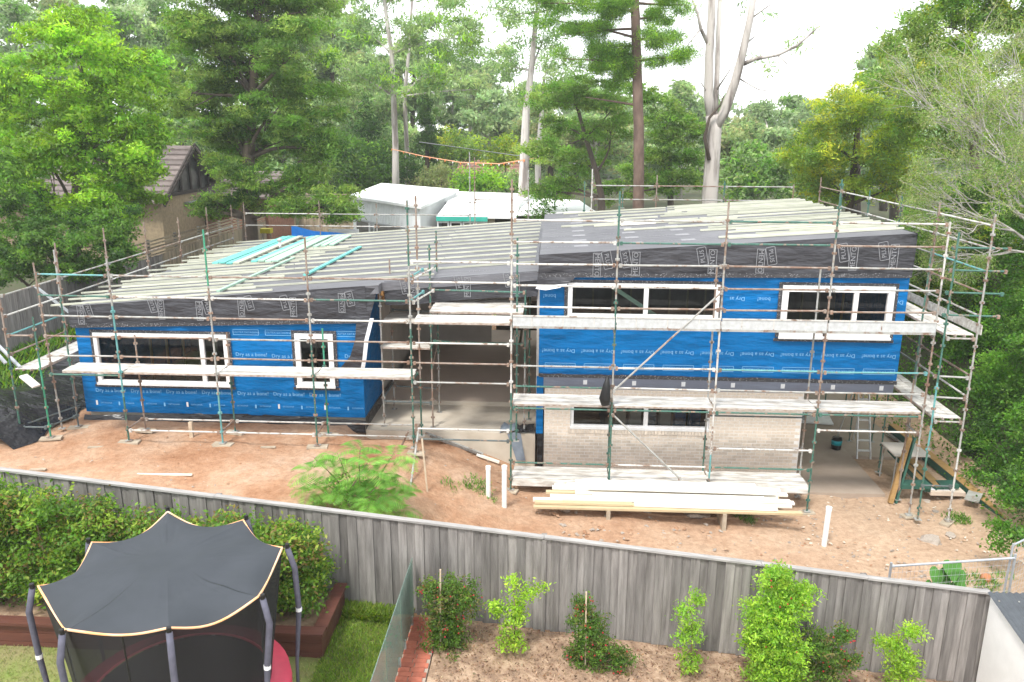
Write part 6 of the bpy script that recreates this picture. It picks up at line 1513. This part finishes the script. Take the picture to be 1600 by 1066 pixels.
# grass on the left bank by the fence
grass('grass', 'green grass on the left bank below the boundary fence', (-16.4, -13.6), (20, 30), 9000, .22, G['creeper'] + LG, lambda x, y: ground_z(x, y) + .02, lambda x, y: x < -14.4 + .5 * math.sin(y))
grass('undergrowth', 'rough grass and low growth behind the site', (-16, 16), (34, 60), 9000, .5, G['mid'])

# background shrubs behind the white house and beyond
for lab, Y, lobes, pal in (('round bright green bush behind the verandah roof', 55, [(735, 285, 30, 22), (760, 278, 28, 20), (725, 300, 25, 15)], G['mid'] + G['light']),
                           ('grey green bush left of the round bush', 58, [(690, 280, 30, 20), (670, 290, 25, 15)], G['dull']),
                           ('soft green bush before the red tiled roof', 58, [(790, 292, 30, 18), (815, 285, 25, 18)], G['gum']),
                           ('olive yellow shrub below the cypress', 70, [(705, 225, 30, 25), (735, 235, 25, 20), (690, 245, 22, 18)], G['yellow'][1:] + G['olive']),
                           ('dark rounded bush behind the white roof by the gum', 60, [(640, 265, 25, 22), (600, 275, 25, 25)], G['dark']),
                           ('dense mid green bushes left of the straight gum', 58, [(560, 265, 40, 30), (530, 240, 35, 30), (590, 250, 30, 30), (545, 300, 40, 20)], G['mid'] + G['dark']),
                           ('feathery dark conifer left of the straight gum', 62, [(575, 205, 20, 35), (575, 240, 26, 25), (574, 170, 10, 25)], G['dark']),
                           ('yellow flowering bush between the two pale gum trunks', 66, [(790, 235, 24, 22), (778, 250, 20, 16)], G['yellow']),
                           ('small dark shrub against the white roof left of the right wing', 38, [(848, 330, 12, 18), (845, 350, 14, 14)], G['dark'])):
    T('bush', lab, Y, [(lobes[0][0], 340), (lobes[0][0], lobes[0][1] + 10), (lobes[0][0], lobes[0][1])], .08, lobes, 42 if Y > 45 else 120, .19 if Y > 45 else .1, pal, cat='bush', clump=.7, per=40, asp=.45, shell=.35, dyr=.5, twigs=2)
# the wood behind: trees one by one, back to front
SEEN = {}
far = [(470, 25, 50, 60, 74), (515, 15, 45, 50, 90), (560, 75, 45, 60, 86), (645, 95, 45, 50, 82), (735, 125, 36, 34, 100), (440, 90, 50, 60, 68), (260, 30, 55, 60, 78), (600, 140, 40, 50, 98), (30, 60, 90, 80, 70), (190, 50, 80, 80, 75), (255, 90, 60, 70, 60), (90, 20, 70, 60, 85), (520, 60, 50, 60, 72), (560, 130, 50, 60, 80), (500, 180, 45, 60, 66), (610, 190, 40, 50, 90), (705, 160, 45, 45, 95), (765, 175, 45, 45, 84), (740, 120, 50, 35, 110), (800, 180, 45, 40, 100), (860, 190, 50, 40, 78), (930, 190, 60, 40, 70), (1000, 200, 60, 45, 80), (1060, 160, 45, 40, 90), (1150, 215, 40, 45, 66), (1195, 195, 45, 40, 74), (1245, 185, 45, 40, 82), (1290, 180, 45, 35, 76), (1180, 255, 50, 35, 58), (1240, 265, 45, 35, 60), (1340, 175, 50, 45, 70), (1400, 150, 50, 55, 64), (1380, 100, 40, 40, 80), (620, 220, 30, 40, 76), (830, 150, 35, 30, 115), (900, 140, 40, 30, 105), (-30, 120, 70, 90, 62), (280, 180, 60, 60, 55), (440, 200, 50, 60, 60)]
for i, (px, py, rx, ry, Y) in enumerate(sorted(far, key=lambda q: -q[4])):
    ls = [(px, py, rx * .7, ry * .55), (px - rx * .5, py + ry * .45, rx * .6, ry * .5), (px + rx * .5, py + ry * .4, rx * .6, ry * .5), (px + jit(10), py + ry * .9, rx * .8, ry * .5), (px + jit(rx * .4), py - ry * .4, rx * .4, ry * .3), (px, py + ry * 1.5, rx * .9, ry * .5)]
    pal = [G['far'], G['gum'], G['far'] + G['mid'][:1], G['gum'] + G['dull']][i % 4] if Y > 62 else G['mid'] + G['gum']
    side = 'far left' if px < 150 else 'left of the big dark tree' if px < 300 else 'behind the big dark tree' if px < 480 else 'left of the straight gum' if px < 600 else 'behind the cypress' if px < 720 else 'above the red tiled roof' if px < 810 else 'behind the olive tree' if px < 960 else 'behind the pine' if px < 1100 else 'right of the forked gum' if px < 1215 else 'left of the yellow tree' if px < 1310 else 'behind the yellow tree'
    wide = 'broad' if rx > 48 else 'narrow'; deep = 'nearest row of' if Y < 65 else 'middle row of' if Y < 80 else 'farthest row of'
    lab_ = f'{wide} tree {side}, {deep} wood'
    if lab_ in SEEN: lab_ = lab_.replace(' tree', ' lower-topped tree' if py > SEEN[lab_] else ' higher-topped tree', 1)
    SEEN[lab_] = py
    T('woodland_tree', lab_, Y, [(px, 330), (px, py + ry), (px + 3, py)], .3, ls, 26 if Y < 80 else 17, .25 if Y < 80 else .36, pal, 'bark_dark' if i % 3 else 'bark_gum', group='trees of the background wood', clump=1.3, per=45, asp=.4, flat=.55, shell=.4, dyr=2, twigs=3)
P, U, W, T_, _ = crown_leaves([((x, 120 + jit(12), 5 + 3 * math.sin(x * .13)), (11, 6, 6)) for x in range(-120, 125, 13)], 9, .6, G['far'], clump=2.2, per=60, asp=.5, shell=.4)
tag(leaves_object('distant_wood', P, U, W, T_), 'distant wood closing the horizon', 'wood', kind='stuff')

# bunting line between the gums
bu = thing('bunting', 'line of orange and white flags strung between the gum trunks', 'bunting', onY(720, 255, 50))
pts = [onY(612, 233, 55), onY(660, 244, 52), onY(720, 254, 50), onY(780, 256, 49), onY(819, 250, 47.6), onY(842, 246, 51)]
b = MB(); b.tube(pts, .03, 'cord', 5); b.build('cord', bu)
for i in range(26):
    f = i / 25 * 4.99; k = int(f); p = pts[k].lerp(pts[k + 1], f - k); b = MB(); d = (pts[k + 1] - pts[k]).normalized() * .07
    kk = 'flag_orange' if i % 2 == 0 else 'flag_white'; t_ = Vector((0, .012, 0)); q = (p - d, p + d, p - Vector((0, 0, .15)))
    b.face(q, kk); b.face([v + t_ for v in reversed(q)], kk); b.build('flag', bu)
b = MB(); b.tube([onY(655, 222, 64), onY(770, 238, 64), onY(940, 262, 64)], .03, 'print_pale', 4); tag(b.build('power_line', None), 'thin pale power line sagging behind the bunting', 'cable')

# thin summer haze
hzb = MB(); hzb.box(-310, 310, -50, 440, -3, 45, 'galv'); hzo = hzb.build('haze'); hzo.data.materials.clear()
hm = bpy.data.materials.new('haze_air'); hm.use_nodes = True; hn = hm.node_tree; hn.nodes.clear()
ho = hn.nodes.new('ShaderNodeOutputMaterial'); hv = hn.nodes.new('ShaderNodeVolumePrincipled')
hv.inputs['Color'].default_value = (.96, .98, 1, 1); hv.inputs['Density'].default_value = .0008; hv.inputs['Anisotropy'].default_value = .2
hn.links.new(hv.outputs[0], ho.inputs['Volume']); hzo.data.materials.append(hm)
tag(hzo, 'thin pale haze in the air over the whole place', 'haze', kind='stuff')
